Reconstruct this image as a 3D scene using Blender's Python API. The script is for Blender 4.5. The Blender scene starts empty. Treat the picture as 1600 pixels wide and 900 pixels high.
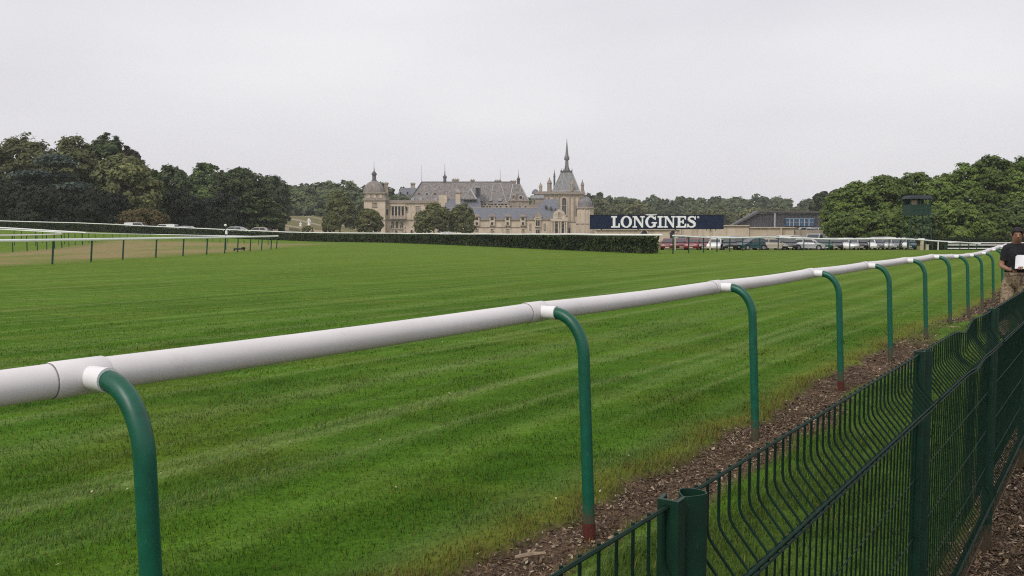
import bpy, bmesh, math, random
import numpy as np
from mathutils import Vector, Matrix

SC = bpy.context.scene
COL = SC.collection
PI = math.pi
F = 1386.0                                  # focal length in photo pixels (1600 wide)
PITCH = math.atan(88.0 / F)
CP, SP = math.cos(PITCH), math.sin(PITCH)
EYE = 1.65
rnd = random.Random(7)
npr = np.random.default_rng(11)

def wx(px, Y):                              # world x seen at picture column px, Y metres ahead
    return (px - 800.0) * Y * CP / F
def wz(py, Y):                              # world height seen at picture row py, Y metres ahead
    return EYE + Y * (-F * SP + (450.0 - py) * CP) / (F * CP + (450.0 - py) * SP)

# ------------------------------------------------------------------ custom properties
def tag(o, label=None, cat=None, group=None, kind=None):
    if label: o['label'] = label
    if cat: o['category'] = cat
    if group: o['group'] = group
    if kind: o['kind'] = kind
    return o

def thing(name, label, cat, loc=(0, 0, 0), rz=0.0, group=None):
    o = bpy.data.objects.new(name, None)
    o.empty_display_size = 0.2
    COL.objects.link(o)
    o.location = loc
    o.rotation_euler = (0, 0, rz)
    return tag(o, label, cat, group)

def copy_tree(o, parent=None):
    c = o.copy()
    COL.objects.link(c)
    if parent: c.parent = parent
    for ch in list(o.children): copy_tree(ch, c)
    return c

# ------------------------------------------------------------------ mesh builder
class MB:
    def __init__(s): s.v = []; s.f = []; s.m = []
    def add(s, vs, fs, mi=0):
        b = len(s.v); s.v.extend([tuple(p) for p in vs])
        for f in fs: s.f.append(tuple(i + b for i in f)); s.m.append(mi)
    def box(s, x0, x1, y0, y1, z0, z1, mi=0):
        s.frustum(x0, x1, y0, y1, z0, x0, x1, y0, y1, z1, mi)
    def frustum(s, a0, a1, b0, b1, z0, c0, c1, d0, d1, z1, mi=0):
        vs = [(a0, b0, z0), (a1, b0, z0), (a1, b1, z0), (a0, b1, z0), (c0, d0, z1), (c1, d0, z1), (c1, d1, z1), (c0, d1, z1)]
        s.add(vs, [(3, 2, 1, 0), (4, 5, 6, 7), (0, 1, 5, 4), (1, 2, 6, 5), (2, 3, 7, 6), (3, 0, 4, 7)], mi)
    def lathe(s, cx, cy, prof, n=16, mi=0, cap=True):
        b = len(s.v); k = len(prof)
        for r, z in prof:
            for i in range(n):
                a = 2 * PI * (i + .5) / n
                s.v.append((cx + r * math.cos(a), cy + r * math.sin(a), z))
        for j in range(k - 1):
            for i in range(n):
                i2 = (i + 1) % n
                s.f.append((b + j * n + i, b + j * n + i2, b + (j + 1) * n + i2, b + (j + 1) * n + i)); s.m.append(mi)
        if cap:
            s.f.append(tuple(b + (k - 1) * n + i for i in range(n))); s.m.append(mi)
            s.f.append(tuple(b + i for i in reversed(range(n)))); s.m.append(mi)
    def tube(s, pts, r, n=8, mi=0, cap=True):
        pts = [Vector(p) for p in pts]
        rs = r if isinstance(r, (list, tuple)) else [r] * len(pts)
        b = len(s.v); k = len(pts)
        t = (pts[1] - pts[0]).normalized()
        up = Vector((0, 0, 1)) if abs(t.z) < .9 else Vector((1, 0, 0))
        u = t.cross(up).normalized()
        for j, p in enumerate(pts):
            if j == 0: t = (pts[1] - pts[0])
            elif j == k - 1: t = (pts[-1] - pts[-2])
            else: t = (pts[j + 1] - p).normalized() + (p - pts[j - 1]).normalized()
            t = t.normalized()
            u = (u - t * u.dot(t)).normalized(); w = t.cross(u)
            for i in range(n):
                a = 2 * PI * i / n
                q = p + (u * math.cos(a) + w * math.sin(a)) * rs[j]
                s.v.append(tuple(q))
        for j in range(k - 1):
            for i in range(n):
                i2 = (i + 1) % n
                s.f.append((b + j * n + i, b + j * n + i2, b + (j + 1) * n + i2, b + (j + 1) * n + i)); s.m.append(mi)
        if cap:
            s.f.append(tuple(b + i for i in reversed(range(n)))); s.m.append(mi)
            s.f.append(tuple(b + (k - 1) * n + i for i in range(n))); s.m.append(mi)
    def prism_xz(s, poly, y0, y1, mi=0):     # outline in x,z pushed from y0 to y1
        n = len(poly)
        vs = [(x, y0, z) for x, z in poly] + [(x, y1, z) for x, z in poly]
        fs = [tuple(range(n)), tuple(reversed(range(n, 2 * n)))] + [(i, i + n, (i + 1) % n + n, (i + 1) % n) for i in range(n)]
        s.add(vs, fs, mi)
    def build(s, name, mats, parent=None, smooth=False, bevel=0):
        me = bpy.data.meshes.new(name)
        me.from_pydata(s.v, [], s.f)
        if not isinstance(mats, (list, tuple)): mats = [mats]
        for m in mats: me.materials.append(m)
        if len(mats) > 1: me.polygons.foreach_set('material_index', s.m)
        bm = bmesh.new(); bm.from_mesh(me); bmesh.ops.recalc_face_normals(bm, faces=bm.faces); bm.to_mesh(me); bm.free()
        if smooth:
            me.polygons.foreach_set('use_smooth', [True] * len(me.polygons))
            try: me.set_sharp_from_angle(angle=math.radians(40))
            except Exception: pass
        o = bpy.data.objects.new(name, me)
        COL.objects.link(o)
        if parent: o.parent = parent
        if bevel:
            b = o.modifiers.new('soft_edge', 'BEVEL'); b.width = bevel; b.segments = 2; b.limit_method = 'ANGLE'; b.angle_limit = .6
        return o

def raw_mesh(name, verts, loops, nper, mat, cols=None, smooth=False, normals=None, link=True):
    """numpy mesh: verts (N,3), loops flat index array, nper faces' corner counts, cols (N,3) vertex colour."""
    me = bpy.data.meshes.new(name)
    me.vertices.add(len(verts)); me.vertices.foreach_set('co', verts.astype(np.float32).ravel())
    me.loops.add(len(loops)); me.loops.foreach_set('vertex_index', loops.astype(np.int32))
    starts = np.concatenate(([0], np.cumsum(nper)[:-1])).astype(np.int32)
    me.polygons.add(len(nper)); me.polygons.foreach_set('loop_start', starts)
    me.update(calc_edges=True)
    if cols is not None:
        at = me.attributes.new('tint', 'FLOAT_COLOR', 'POINT')
        c = np.ones((len(verts), 4), np.float32); c[:, :3] = cols
        at.data.foreach_set('color', c.ravel())
    if smooth: me.polygons.foreach_set('use_smooth', np.ones(len(nper), bool))
    for m in (mat if isinstance(mat, (list, tuple)) else [mat]): me.materials.append(m)
    if not link: return me
    o = bpy.data.objects.new(name, me); COL.objects.link(o)
    return o

# ------------------------------------------------------------------ smooth value noise (numpy)
def _hash(ix, iy, seed):
    h = (ix.astype(np.int64) * 374761393 + iy.astype(np.int64) * 668265263 + seed * 982451653) & 0x7fffffff
    h = ((h ^ (h >> 13)) * 1274126177) & 0x7fffffff
    h = (h ^ (h >> 16)) & 0xffff
    return h / 65535.0
def vnoise(x, y, seed=0):
    x = np.asarray(x, float); y = np.asarray(y, float)
    ix = np.floor(x); iy = np.floor(y); fx = x - ix; fy = y - iy
    fx = fx * fx * (3 - 2 * fx); fy = fy * fy * (3 - 2 * fy)
    a = _hash(ix, iy, seed); b = _hash(ix + 1, iy, seed); c = _hash(ix, iy + 1, seed); d = _hash(ix + 1, iy + 1, seed)
    return (a * (1 - fx) + b * fx) * (1 - fy) + (c * (1 - fx) + d * fx) * fy
def fbm(x, y, seed=0, oct=3):
    s = 0; a = .5; t = 0
    for k in range(oct):
        s = s + a * vnoise(x * 2 ** k, y * 2 ** k, seed + k * 17); t += a; a *= .5
    return s / t
def sstep(a, b, x):
    t = np.clip((np.asarray(x, float) - a) / (b - a), 0, 1)
    return t * t * (3 - 2 * t)

# ------------------------------------------------------------------ materials
def mat_new(name):
    m = bpy.data.materials.new(name); m.use_nodes = True
    nt = m.node_tree; b = nt.nodes['Principled BSDF']
    return m, nt, b
def N(nt, t, **kw):
    n = nt.nodes.new(t)
    for k, v in kw.items(): setattr(n, k, v)
    return n
def mat(name, col, rough=.6, metal=0.0, var=0.15, scale=3.0, bump=0.0, spec=.4, stretch=(1, 1, 1), col2=None, detail=4.0, coat=0.0):
    m, nt, b = mat_new(name)
    b.inputs['Roughness'].default_value = rough
    b.inputs['Metallic'].default_value = metal
    b.inputs['Specular IOR Level'].default_value = spec
    b.inputs['Coat Weight'].default_value = coat
    tc = N(nt, 'ShaderNodeTexCoord'); mp = N(nt, 'ShaderNodeMapping'); mp.inputs['Scale'].default_value = stretch
    nz = N(nt, 'ShaderNodeTexNoise'); nz.inputs['Scale'].default_value = scale; nz.inputs['Detail'].default_value = detail
    nt.links.new(tc.outputs['Object'], mp.inputs['Vector']); nt.links.new(mp.outputs[0], nz.inputs['Vector'])
    rp = N(nt, 'ShaderNodeValToRGB'); rp.color_ramp.elements[0].position = .3; rp.color_ramp.elements[1].position = .7
    c2 = col2 or tuple(min(1, c * (1 + var)) for c in col)
    c1 = col if col2 else tuple(c * (1 - var) for c in col)
    rp.color_ramp.elements[0].color = (*c1, 1); rp.color_ramp.elements[1].color = (*c2, 1)
    nt.links.new(nz.outputs['Fac'], rp.inputs[0]); nt.links.new(rp.outputs[0], b.inputs['Base Color'])
    if bump:
        bp = N(nt, 'ShaderNodeBump'); bp.inputs['Strength'].default_value = bump; bp.inputs['Distance'].default_value = .02
        nt.links.new(nz.outputs['Fac'], bp.inputs['Height']); nt.links.new(bp.outputs[0], b.inputs['Normal'])
    return m
def leaf_mat(name, ca, cb, rough=.7, trans=.25, hue_var=.2):
    """foliage: per-leaf shade from the 'tint' attribute, each copy a slightly different tone"""
    m, nt, b = mat_new(name)
    at = N(nt, 'ShaderNodeAttribute'); at.attribute_name = 'tint'
    rp = N(nt, 'ShaderNodeValToRGB')
    rp.color_ramp.elements[0].color = (*ca, 1); rp.color_ramp.elements[1].color = (*cb, 1)
    nt.links.new(at.outputs['Fac'], rp.inputs[0])
    oi = N(nt, 'ShaderNodeObjectInfo')
    hs = N(nt, 'ShaderNodeHueSaturation')
    mr = N(nt, 'ShaderNodeMapRange'); mr.inputs['To Min'].default_value = 1 - hue_var; mr.inputs['To Max'].default_value = 1 + hue_var
    nt.links.new(oi.outputs['Random'], mr.inputs['Value']); nt.links.new(mr.outputs[0], hs.inputs['Value'])
    nt.links.new(rp.outputs[0], hs.inputs['Color']); nt.links.new(hs.outputs[0], b.inputs['Base Color'])
    b.inputs['Roughness'].default_value = rough; b.inputs['Specular IOR Level'].default_value = .25
    if trans:
        tr = N(nt, 'ShaderNodeBsdfTranslucent'); mx = N(nt, 'ShaderNodeMixShader'); mx.inputs[0].default_value = trans
        nt.links.new(hs.outputs[0], tr.inputs['Color'])
        out = nt.nodes['Material Output']
        nt.links.new(b.outputs[0], mx.inputs[1]); nt.links.new(tr.outputs[0], mx.inputs[2]); nt.links.new(mx.outputs[0], out.inputs['Surface'])
    return m
def tint_mat(name, rough=.7, trans=.2, spec=.3, up=False):
    m, nt, b = mat_new(name)
    if up:                                   # a blade is thin and curved across: shade it as a rounded tuft, not as a flat card
        ge = N(nt, 'ShaderNodeNewGeometry'); sc = N(nt, 'ShaderNodeVectorMath', operation='SCALE'); sc.inputs['Scale'].default_value = .45
        ad = N(nt, 'ShaderNodeVectorMath', operation='ADD'); ad.inputs[1].default_value = (0, 0, .8)
        nm = N(nt, 'ShaderNodeVectorMath', operation='NORMALIZE')
        nt.links.new(ge.outputs['Normal'], sc.inputs[0]); nt.links.new(sc.outputs[0], ad.inputs[0]); nt.links.new(ad.outputs[0], nm.inputs[0]); nt.links.new(nm.outputs[0], b.inputs['Normal'])
    at = N(nt, 'ShaderNodeAttribute'); at.attribute_name = 'tint'
    nt.links.new(at.outputs['Color'], b.inputs['Base Color'])
    b.inputs['Roughness'].default_value = rough; b.inputs['Specular IOR Level'].default_value = spec
    if trans:
        tr = N(nt, 'ShaderNodeBsdfTranslucent'); mx = N(nt, 'ShaderNodeMixShader'); mx.inputs[0].default_value = trans
        nt.links.new(at.outputs['Color'], tr.inputs['Color'])
        out = nt.nodes['Material Output']
        nt.links.new(b.outputs[0], mx.inputs[1]); nt.links.new(tr.outputs[0], mx.inputs[2]); nt.links.new(mx.outputs[0], out.inputs['Surface'])
    return m

def stone_mat(name, ca, cb, cd, course=1.1):
    """pale ashlar: large tone patches, faint courses, dark weather streaks that run down"""
    m, nt, b = mat_new(name)
    tc = N(nt, 'ShaderNodeTexCoord')
    n1 = N(nt, 'ShaderNodeTexNoise'); n1.inputs['Scale'].default_value = .35; n1.inputs['Detail'].default_value = 6
    nt.links.new(tc.outputs['Object'], n1.inputs['Vector'])
    r1 = N(nt, 'ShaderNodeValToRGB'); r1.color_ramp.elements[0].position = .35; r1.color_ramp.elements[1].position = .65
    r1.color_ramp.elements[0].color = (*ca, 1); r1.color_ramp.elements[1].color = (*cb, 1)
    nt.links.new(n1.outputs['Fac'], r1.inputs[0])
    mp = N(nt, 'ShaderNodeMapping'); mp.inputs['Scale'].default_value = (1.2, 1.2, .12)
    n2 = N(nt, 'ShaderNodeTexNoise'); n2.inputs['Scale'].default_value = .9; n2.inputs['Detail'].default_value = 5
    nt.links.new(tc.outputs['Object'], mp.inputs[0]); nt.links.new(mp.outputs[0], n2.inputs['Vector'])
    r2 = N(nt, 'ShaderNodeValToRGB'); r2.color_ramp.elements[0].position = .52; r2.color_ramp.elements[1].position = .75
    r2.color_ramp.elements[0].color = (0, 0, 0, 1); r2.color_ramp.elements[1].color = (.7, .7, .7, 1)
    nt.links.new(n2.outputs['Fac'], r2.inputs[0])
    mx = N(nt, 'ShaderNodeMix', data_type='RGBA'); mx.inputs[7].default_value = (*cd, 1)
    nt.links.new(r2.outputs[0], mx.inputs[0]); nt.links.new(r1.outputs[0], mx.inputs[6])
    wv = N(nt, 'ShaderNodeTexWave', bands_direction='Z'); wv.inputs['Scale'].default_value = course; wv.inputs['Distortion'].default_value = .6
    nt.links.new(tc.outputs['Object'], wv.inputs['Vector'])
    r3 = N(nt, 'ShaderNodeValToRGB'); r3.color_ramp.elements[0].position = .05; r3.color_ramp.elements[1].position = .2
    r3.color_ramp.elements[0].color = (.86, .86, .86, 1); r3.color_ramp.elements[1].color = (1, 1, 1, 1)
    nt.links.new(wv.outputs['Fac'], r3.inputs[0])
    m2 = N(nt, 'ShaderNodeMix', data_type='RGBA', blend_type='MULTIPLY'); m2.inputs[0].default_value = 1
    nt.links.new(mx.outputs[2], m2.inputs[6]); nt.links.new(r3.outputs[0], m2.inputs[7])
    nt.links.new(m2.outputs[2], b.inputs['Base Color'])
    b.inputs['Roughness'].default_value = .9
    return m

M = {}
M['pvc'] = mat('white_pvc', (.68, .65, .645), .42, scale=2.2, spec=.45, stretch=(1, 1, 1), col2=(.76, .73, .73), detail=9)
M['pvc_bright'] = mat('white_pvc_socket', (.80, .79, .79), .35, var=.03)
M['pvc_far'] = mat('far_rail_white', (.86, .86, .86), .45, var=.03)
M['post'] = mat('green_rail_paint', (.003, .090, .052), .40, var=.16, scale=14, spec=.5, bump=.04)
M['post_far'] = mat('far_post_green', (.004, .05, .03), .6, var=.2)
M['red'] = mat('red_oxide_collar', (.085, .018, .011), .8, var=.3, scale=30, bump=.2)
M['fence'] = mat('fence_green', (.004, .030, .017), .5, var=.25, scale=18, spec=.35)
M['fence_wire'] = mat('fence_wire_green', (.004, .022, .013), .6, var=.3, scale=25, spec=.18)
M['bark'] = mat('bark', (.055, .042, .032), .95, var=.35, scale=2, bump=.5, stretch=(1, 1, .2))
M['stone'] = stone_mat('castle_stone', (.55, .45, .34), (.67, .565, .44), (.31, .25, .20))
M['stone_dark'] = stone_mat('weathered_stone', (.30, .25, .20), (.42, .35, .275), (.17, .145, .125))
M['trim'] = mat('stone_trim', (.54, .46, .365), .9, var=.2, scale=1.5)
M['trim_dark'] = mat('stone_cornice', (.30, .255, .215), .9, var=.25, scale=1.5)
M['slate'] = mat('blue_slate', (.135, .142, .168), .55, var=.2, scale=1.2, stretch=(.6, .6, 2.5), spec=.5)
M['roof_old'] = mat('old_slate', (.10, .088, .083), .75, scale=1.1, stretch=(1.3, 1.3, .22), col2=(.27, .242, .23), detail=10)
M['roof_chapel'] = mat('chapel_slate', (.13, .133, .13), .65, scale=.9, stretch=(1.2, 1.2, .2), col2=(.26, .26, .255), detail=9)
M['dome_lead'] = mat('dome_lead', (.13, .12, .125), .6, scale=.6, col2=(.25, .235, .24), detail=8)
M['dome_stone'] = mat('dome_slate', (.15, .13, .115), .75, scale=.8, stretch=(1, 1, .4), col2=(.29, .25, .225), detail=9)
M['lead'] = mat('lead_flashing', (.36, .36, .375), .5, var=.12)
M['roof_dark'] = mat('dark_lead', (.085, .08, .085), .6, var=.25)
M['pane'] = mat('dark_pane', (.018, .018, .021), .15, var=.3, spec=.6)
M['white'] = mat('white_paint', (.8, .8, .8), .5, var=.04)
M['sign'] = mat('navy_board', (.006, .013, .045), .4, var=.12, scale=.8, spec=.4)
M['sign_white'] = mat('white_lettering', (.88, .88, .89), .5, var=.02)
M['beige'] = mat('beige_post', (.50, .42, .30), .8, var=.12)
M['tyre'] = mat('tyre_rubber', (.012, .012, .013), .8, var=.2)
M['rim'] = mat('alloy_rim', (.42, .42, .44), .35, metal=.6, var=.1)
M['glass'] = mat('car_glass', (.022, .027, .030), .06, var=.1, spec=.8, coat=.4)
M['lamp'] = mat('headlamp', (.62, .62, .64), .15, var=.08, spec=.7)
M['tail'] = mat('tail_lamp', (.25, .008, .008), .25, var=.1)
M['plate'] = mat('number_plate', (.7, .68, .5), .5, var=.05)
M['black'] = mat('black_plastic', (.012, .012, .013), .6, var=.2)
M['tower'] = mat('dark_green_boards', (.014, .046, .032), .8, var=.3, scale=4, stretch=(1, 1, 6))
M['blue'] = mat('blue_tarpaulin', (.035, .085, .165), .55, var=.25, scale=.7)
M['yellow'] = mat('yellow_paint', (.55, .36, .05), .5, var=.1)

def add_wear(m, scale, lo, hi, col, amount=.7, stretch=(1, 1, 1), mud=None):
    """scattered specks, scuffs and grime with a shape of their own over a finished paint; mud: splashes up to that height"""
    nt = m.node_tree; b = nt.nodes['Principled BSDF']
    src = b.inputs['Base Color'].links[0].from_socket
    tc = N(nt, 'ShaderNodeTexCoord'); mp = N(nt, 'ShaderNodeMapping'); mp.inputs['Scale'].default_value = stretch
    nz = N(nt, 'ShaderNodeTexNoise'); nz.inputs['Scale'].default_value = scale; nz.inputs['Detail'].default_value = 8; nz.inputs['Roughness'].default_value = .65
    nt.links.new(tc.outputs['Object'], mp.inputs[0]); nt.links.new(mp.outputs[0], nz.inputs['Vector'])
    mr = N(nt, 'ShaderNodeMapRange'); mr.inputs['From Min'].default_value = lo; mr.inputs['From Max'].default_value = hi; mr.inputs['To Max'].default_value = amount
    nt.links.new(nz.outputs['Fac'], mr.inputs[0])
    mx = N(nt, 'ShaderNodeMix', data_type='RGBA'); mx.inputs[7].default_value = (*col, 1)
    nt.links.new(mr.outputs[0], mx.inputs[0]); nt.links.new(src, mx.inputs[6])
    out = mx.outputs[2]
    if mud:
        sp = N(nt, 'ShaderNodeSeparateXYZ'); nt.links.new(tc.outputs['Object'], sp.inputs[0])
        n2 = N(nt, 'ShaderNodeTexNoise'); n2.inputs['Scale'].default_value = 35; n2.inputs['Detail'].default_value = 5; nt.links.new(tc.outputs['Object'], n2.inputs['Vector'])
        m1 = N(nt, 'ShaderNodeMapRange'); m1.inputs['From Min'].default_value = 0; m1.inputs['From Max'].default_value = mud; m1.inputs['To Min'].default_value = .62; m1.inputs['To Max'].default_value = -.1
        nt.links.new(sp.outputs['Z'], m1.inputs[0])
        ad = N(nt, 'ShaderNodeMath', operation='ADD'); nt.links.new(m1.outputs[0], ad.inputs[0]); nt.links.new(n2.outputs['Fac'], ad.inputs[1])
        m2 = N(nt, 'ShaderNodeMapRange'); m2.inputs['From Min'].default_value = .72; m2.inputs['From Max'].default_value = .95; m2.inputs['To Max'].default_value = .8; nt.links.new(ad.outputs[0], m2.inputs[0])
        x2 = N(nt, 'ShaderNodeMix', data_type='RGBA'); x2.inputs[7].default_value = (.085, .058, .036, 1); nt.links.new(m2.outputs[0], x2.inputs[0]); nt.links.new(out, x2.inputs[6]); out = x2.outputs[2]
    nt.links.new(out, b.inputs['Base Color'])
add_wear(M['pvc'], 7, .60, .80, (.42, .40, .36), .35)
add_wear(M['pvc'], 90, .69, .76, (.16, .14, .11), .8)
add_wear(M['pvc'], 3, .62, .78, (.36, .38, .28), .5, (1, 1, .35))
add_wear(M['pvc_bright'], 25, .62, .8, (.4, .38, .33), .6)
add_wear(M['post'], 60, .66, .74, (.25, .32, .28), .55, (1, 1, .35), mud=.30)
add_wear(M['post'], 9, .60, .75, (.010, .045, .030), .7)
add_wear(M['fence'], 55, .66, .74, (.16, .19, .16), .5, (1, 1, .25), mud=.25)
add_wear(M['fence_wire'], 40, .68, .76, (.12, .10, .06), .6, mud=.25)
HAZE, EXPO = 0.00019, 0.21
# ------------------------------------------------------------------ where the running rail and the wire fence stand
RD = Vector((math.sin(math.radians(33.75)), math.cos(math.radians(33.75)), 0))     # along the rail
RN = Vector((RD.y, -RD.x, 0))                                                      # away from the track
P2 = Vector((.423, 4.75, 0))
RDx, RDy = RD.x, RD.y
def q_of(x, y): return (x - P2.x) * RN.x + (y - P2.y) * RN.y        # metres outside the post line
def s_of(x, y): return (x - P2.x) * RDx + (y - P2.y) * RDy

def gz(x, y):
    """ground height"""
    x = np.asarray(x, float); y = np.asarray(y, float)
    z = 2.1 * sstep(-28, -92, x) * sstep(70, 140, y)                               # the left bank behind the infield
    z = z - .20 * np.exp(-(((x - 12.0) / 4.5) ** 2 + ((y - 21.5) / 6.0) ** 2))     # dip along the running rail
    z = z - .66 * np.clip((y - 80) / 32, 0, 1) * sstep(2, 16, x)                               # the car park lies lower
    z = z + 7.0 * sstep(235, 430, y) * sstep(-62, -95, x)                          # lawns that climb to the wood
    z = z + 9.0 * sstep(480, 640, y)
    z = z + .014 * (fbm(s_of(x, y) * .8, q_of(x, y) * 1.7, 6, 3) - .5) * sstep(1, 3, y) * (1 - sstep(26, 34, y))
    z = z + .05 * (fbm(x * .06, y * .06, 5) - .5) * sstep(3, 20, y) * (1 - sstep(60, 70, y))
    return z
def g1(x, y): return float(gz(x, y))

INNER = [(-24.1, 30), (-23.9, 41.5), (-23.2, 44.8), (-23.0, 48.8), (-22.9, 52.8), (-22.4, 56.5), (-22.1, 60), (-21.8, 63.5), (-21.7, 67), (-21.9, 71), (-22.0, 75), (-22.1, 79), (-22.3, 83), (-22.8, 86.5), (-23.6, 89.5)]
def inner_x(y): return np.interp(y, [p[1] for p in INNER], [p[0] for p in INNER])

def mow(x, y):
    """pale drag lines that run along the track"""
    q = q_of(x, y); s = s_of(x, y)
    q = q + .0016 * (s - 6) * np.abs(s - 6) * .25 + .35 * (fbm(s * .07, q * .1, 31) - .5)
    a = fbm(s * .07, q * 2.4, 3, 3)
    b = fbm(s * .05, q * .75, 4, 2)
    c = vnoise(s * .5, q * 5.5, 9)
    def lines(period, off, wid, seed):
        w = q / period + 10000.0 + off + .45 * (vnoise(s * .12, q * .25, seed) - .5)
        k = np.floor(w)
        str_ = sstep(.25, .85, vnoise(s * .16 + k * 7.7, k * 3.3, seed + 1)) * vnoise(k * 1.7, k * 0 + 2.0, seed + 2)
        brk = .45 + .55 * vnoise(s * 1.6, q * 3.0, seed + 3)
        return np.exp(-((w % 1.0 - .5) / (wid / period)) ** 2) * str_ * brk
    line = np.clip(lines(1.25, .1, .075, 12) + .8 * lines(.81, .37, .05, 112) + .6 * lines(2.1, .6, .16, 212) + .55 * lines(.47, .2, .034, 312), 0, 1)
    return a, b, c, line

def turf_colour(x, y):
    x = np.asarray(x, float); y = np.asarray(y, float)
    a, b, c, line = mow(x, y)
    dist = np.sqrt(x * x + y * y)
    dark = np.array([.048, .116, .009]); mid = np.array([.089, .180, .015]); pale = np.array([.195, .262, .080])
    t = np.clip(.5 + 1.35 * (a - .5) + .4 * (b - .5) + .45 * (c - .5), 0, 1)[..., None]
    col = dark + (mid - dark) * t
    big = fbm(x * .35, y * .35, 21, 3)
    col = col * (.88 + .24 * big)[..., None]
    yel = np.array([.125, .150, .022])
    ty = (.32 * sstep(.52, .75, fbm(x * .8, y * .8, 8, 3)))[..., None]
    col = col + (yel - col) * ty
    l = np.clip(np.sqrt(line) * .80, 0, 1)[..., None]
    col = col + (pale - col) * l
    far = sstep(8, 60, dist)[..., None]                 # paler look of grass at grazing angles, painted in with distance
    col = col + (np.array([.160, .218, .028]) - col) * far * .45
    return col

def mulch_edge(s): return -.30 + .24 * (vnoise(s * 1.1, 0 * s, 41) - .5) + .14 * (vnoise(s * 4.5, 0 * s, 42) - .5)
def mulch_out(s): return .27 + .30 * (vnoise(s * .8, 0 * s + 5, 43) - .5) + .16 * (vnoise(s * 3.5, 0 * s + 5, 44) - .5) - .16 * sstep(6, 12, s)
def mulch_amount(x, y):
    q = q_of(x, y); s = s_of(x, y)
    m = sstep(-.06, .06, q - mulch_edge(s)) * (1 - sstep(-.10, .10, q - mulch_out(s))) * (1 - .7 * sstep(9.5, 12, s) * (1 - sstep(14, 15, s)))
    far_side = sstep(-.08, .10, q - (1.62 + .2 * (vnoise(s * 1.3, 0 * s + 9, 45) - .5))) * sstep(-4, 0, y)
    return np.clip(m + far_side, 0, 1) * (1 - sstep(32, 44, y))

def ground_colour(x, y):
    col = turf_colour(x, y)
    q = q_of(x, y); s = s_of(x, y)
    dry_edge = (np.exp(-((q - mulch_edge(s) + .10) / .17) ** 2) * .75 * (1 - sstep(32, 44, y)))[..., None]
    col = col + (np.array([.165, .175, .030]) - col) * dry_edge
    # the verge between rail and wire fence is shaggier and greener
    verge = (sstep(0, .3, q - mulch_out(s)) * (1 - sstep(32, 44, y)))[..., None]
    col = col + (np.array([.060, .100, .018]) * (.7 + .6 * fbm(x * 2, y * 2, 77))[..., None] - col) * verge * .8
    mu = mulch_amount(x, y)[..., None]
    mc = np.array([.110, .074, .049]) * (.55 + .9 * fbm(x * 4, y * 4, 61, 3))[..., None]
    outer = sstep(1.5, 1.9, q)[..., None]
    mc = mc * (1 - .45 * outer)
    col = col + (mc - col) * mu
    # infield: parched grass between the two inner rails
    ix = inner_x(y)
    m1x = -39.0 - (y - 69) * .27
    into = ix - x
    tan = sstep(-.3, 1.2, into + 1.2 * (fbm(x * .5, y * .5, 71) - .5)) * sstep(-2.5, 1.5, x - m1x) * (1 - sstep(112, 130, y)) * sstep(10, 25, y)
    tn = fbm(x * .25, y * .12, 73, 4)[..., None]
    tc = np.array([.27, .215, .105]) + (np.array([.185, .20, .06]) - np.array([.27, .215, .105])) * sstep(.5, .72, tn)
    edge = (1 - sstep(0, 3.8, into))[..., None]
    tc = tc + (np.array([.13, .165, .035]) - tc) * edge * .8
    col = col + (tc - col) * tan[..., None] * .95
    # beyond the hedge: gravel forecourt and rough lawn
    beyond = (sstep(150, 175, y) + sstep(88, 95, y) * sstep(4, 16, x)).clip(0, 1)[..., None]
    rough = np.array([.12, .14, .05]) + np.array([.06, .02, .02]) * fbm(x * .05, y * .05, 81)[..., None]
    grav = np.array([.36, .31, .25]) * (.85 + .3 * fbm(x * .2, y * .2, 82))[..., None]
    gr = sstep(195, 215, y) * (1 - sstep(268, 285, y + .10 * x + 8 * (fbm(x * .03, y * .03, 83) - .5)))
    col = col + (rough - col) * beyond
    col = col + (grav - col) * gr[..., None]
    terr = (sstep(285, 292, y) * (1 - sstep(440, 480, y)) * sstep(-60, -75, x))
    band = .5 + .5 * np.sin(y * .16 + .4 * vnoise(x * .1, y * .1, 84))
    lawn = np.array([.17, .155, .075]) + (np.array([.34, .29, .21]) - np.array([.17, .155, .075])) * sstep(.86, .97, band)[..., None]
    col = col + (lawn - col) * terr[..., None]
    return np.clip(col, .004, .9)

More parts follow.
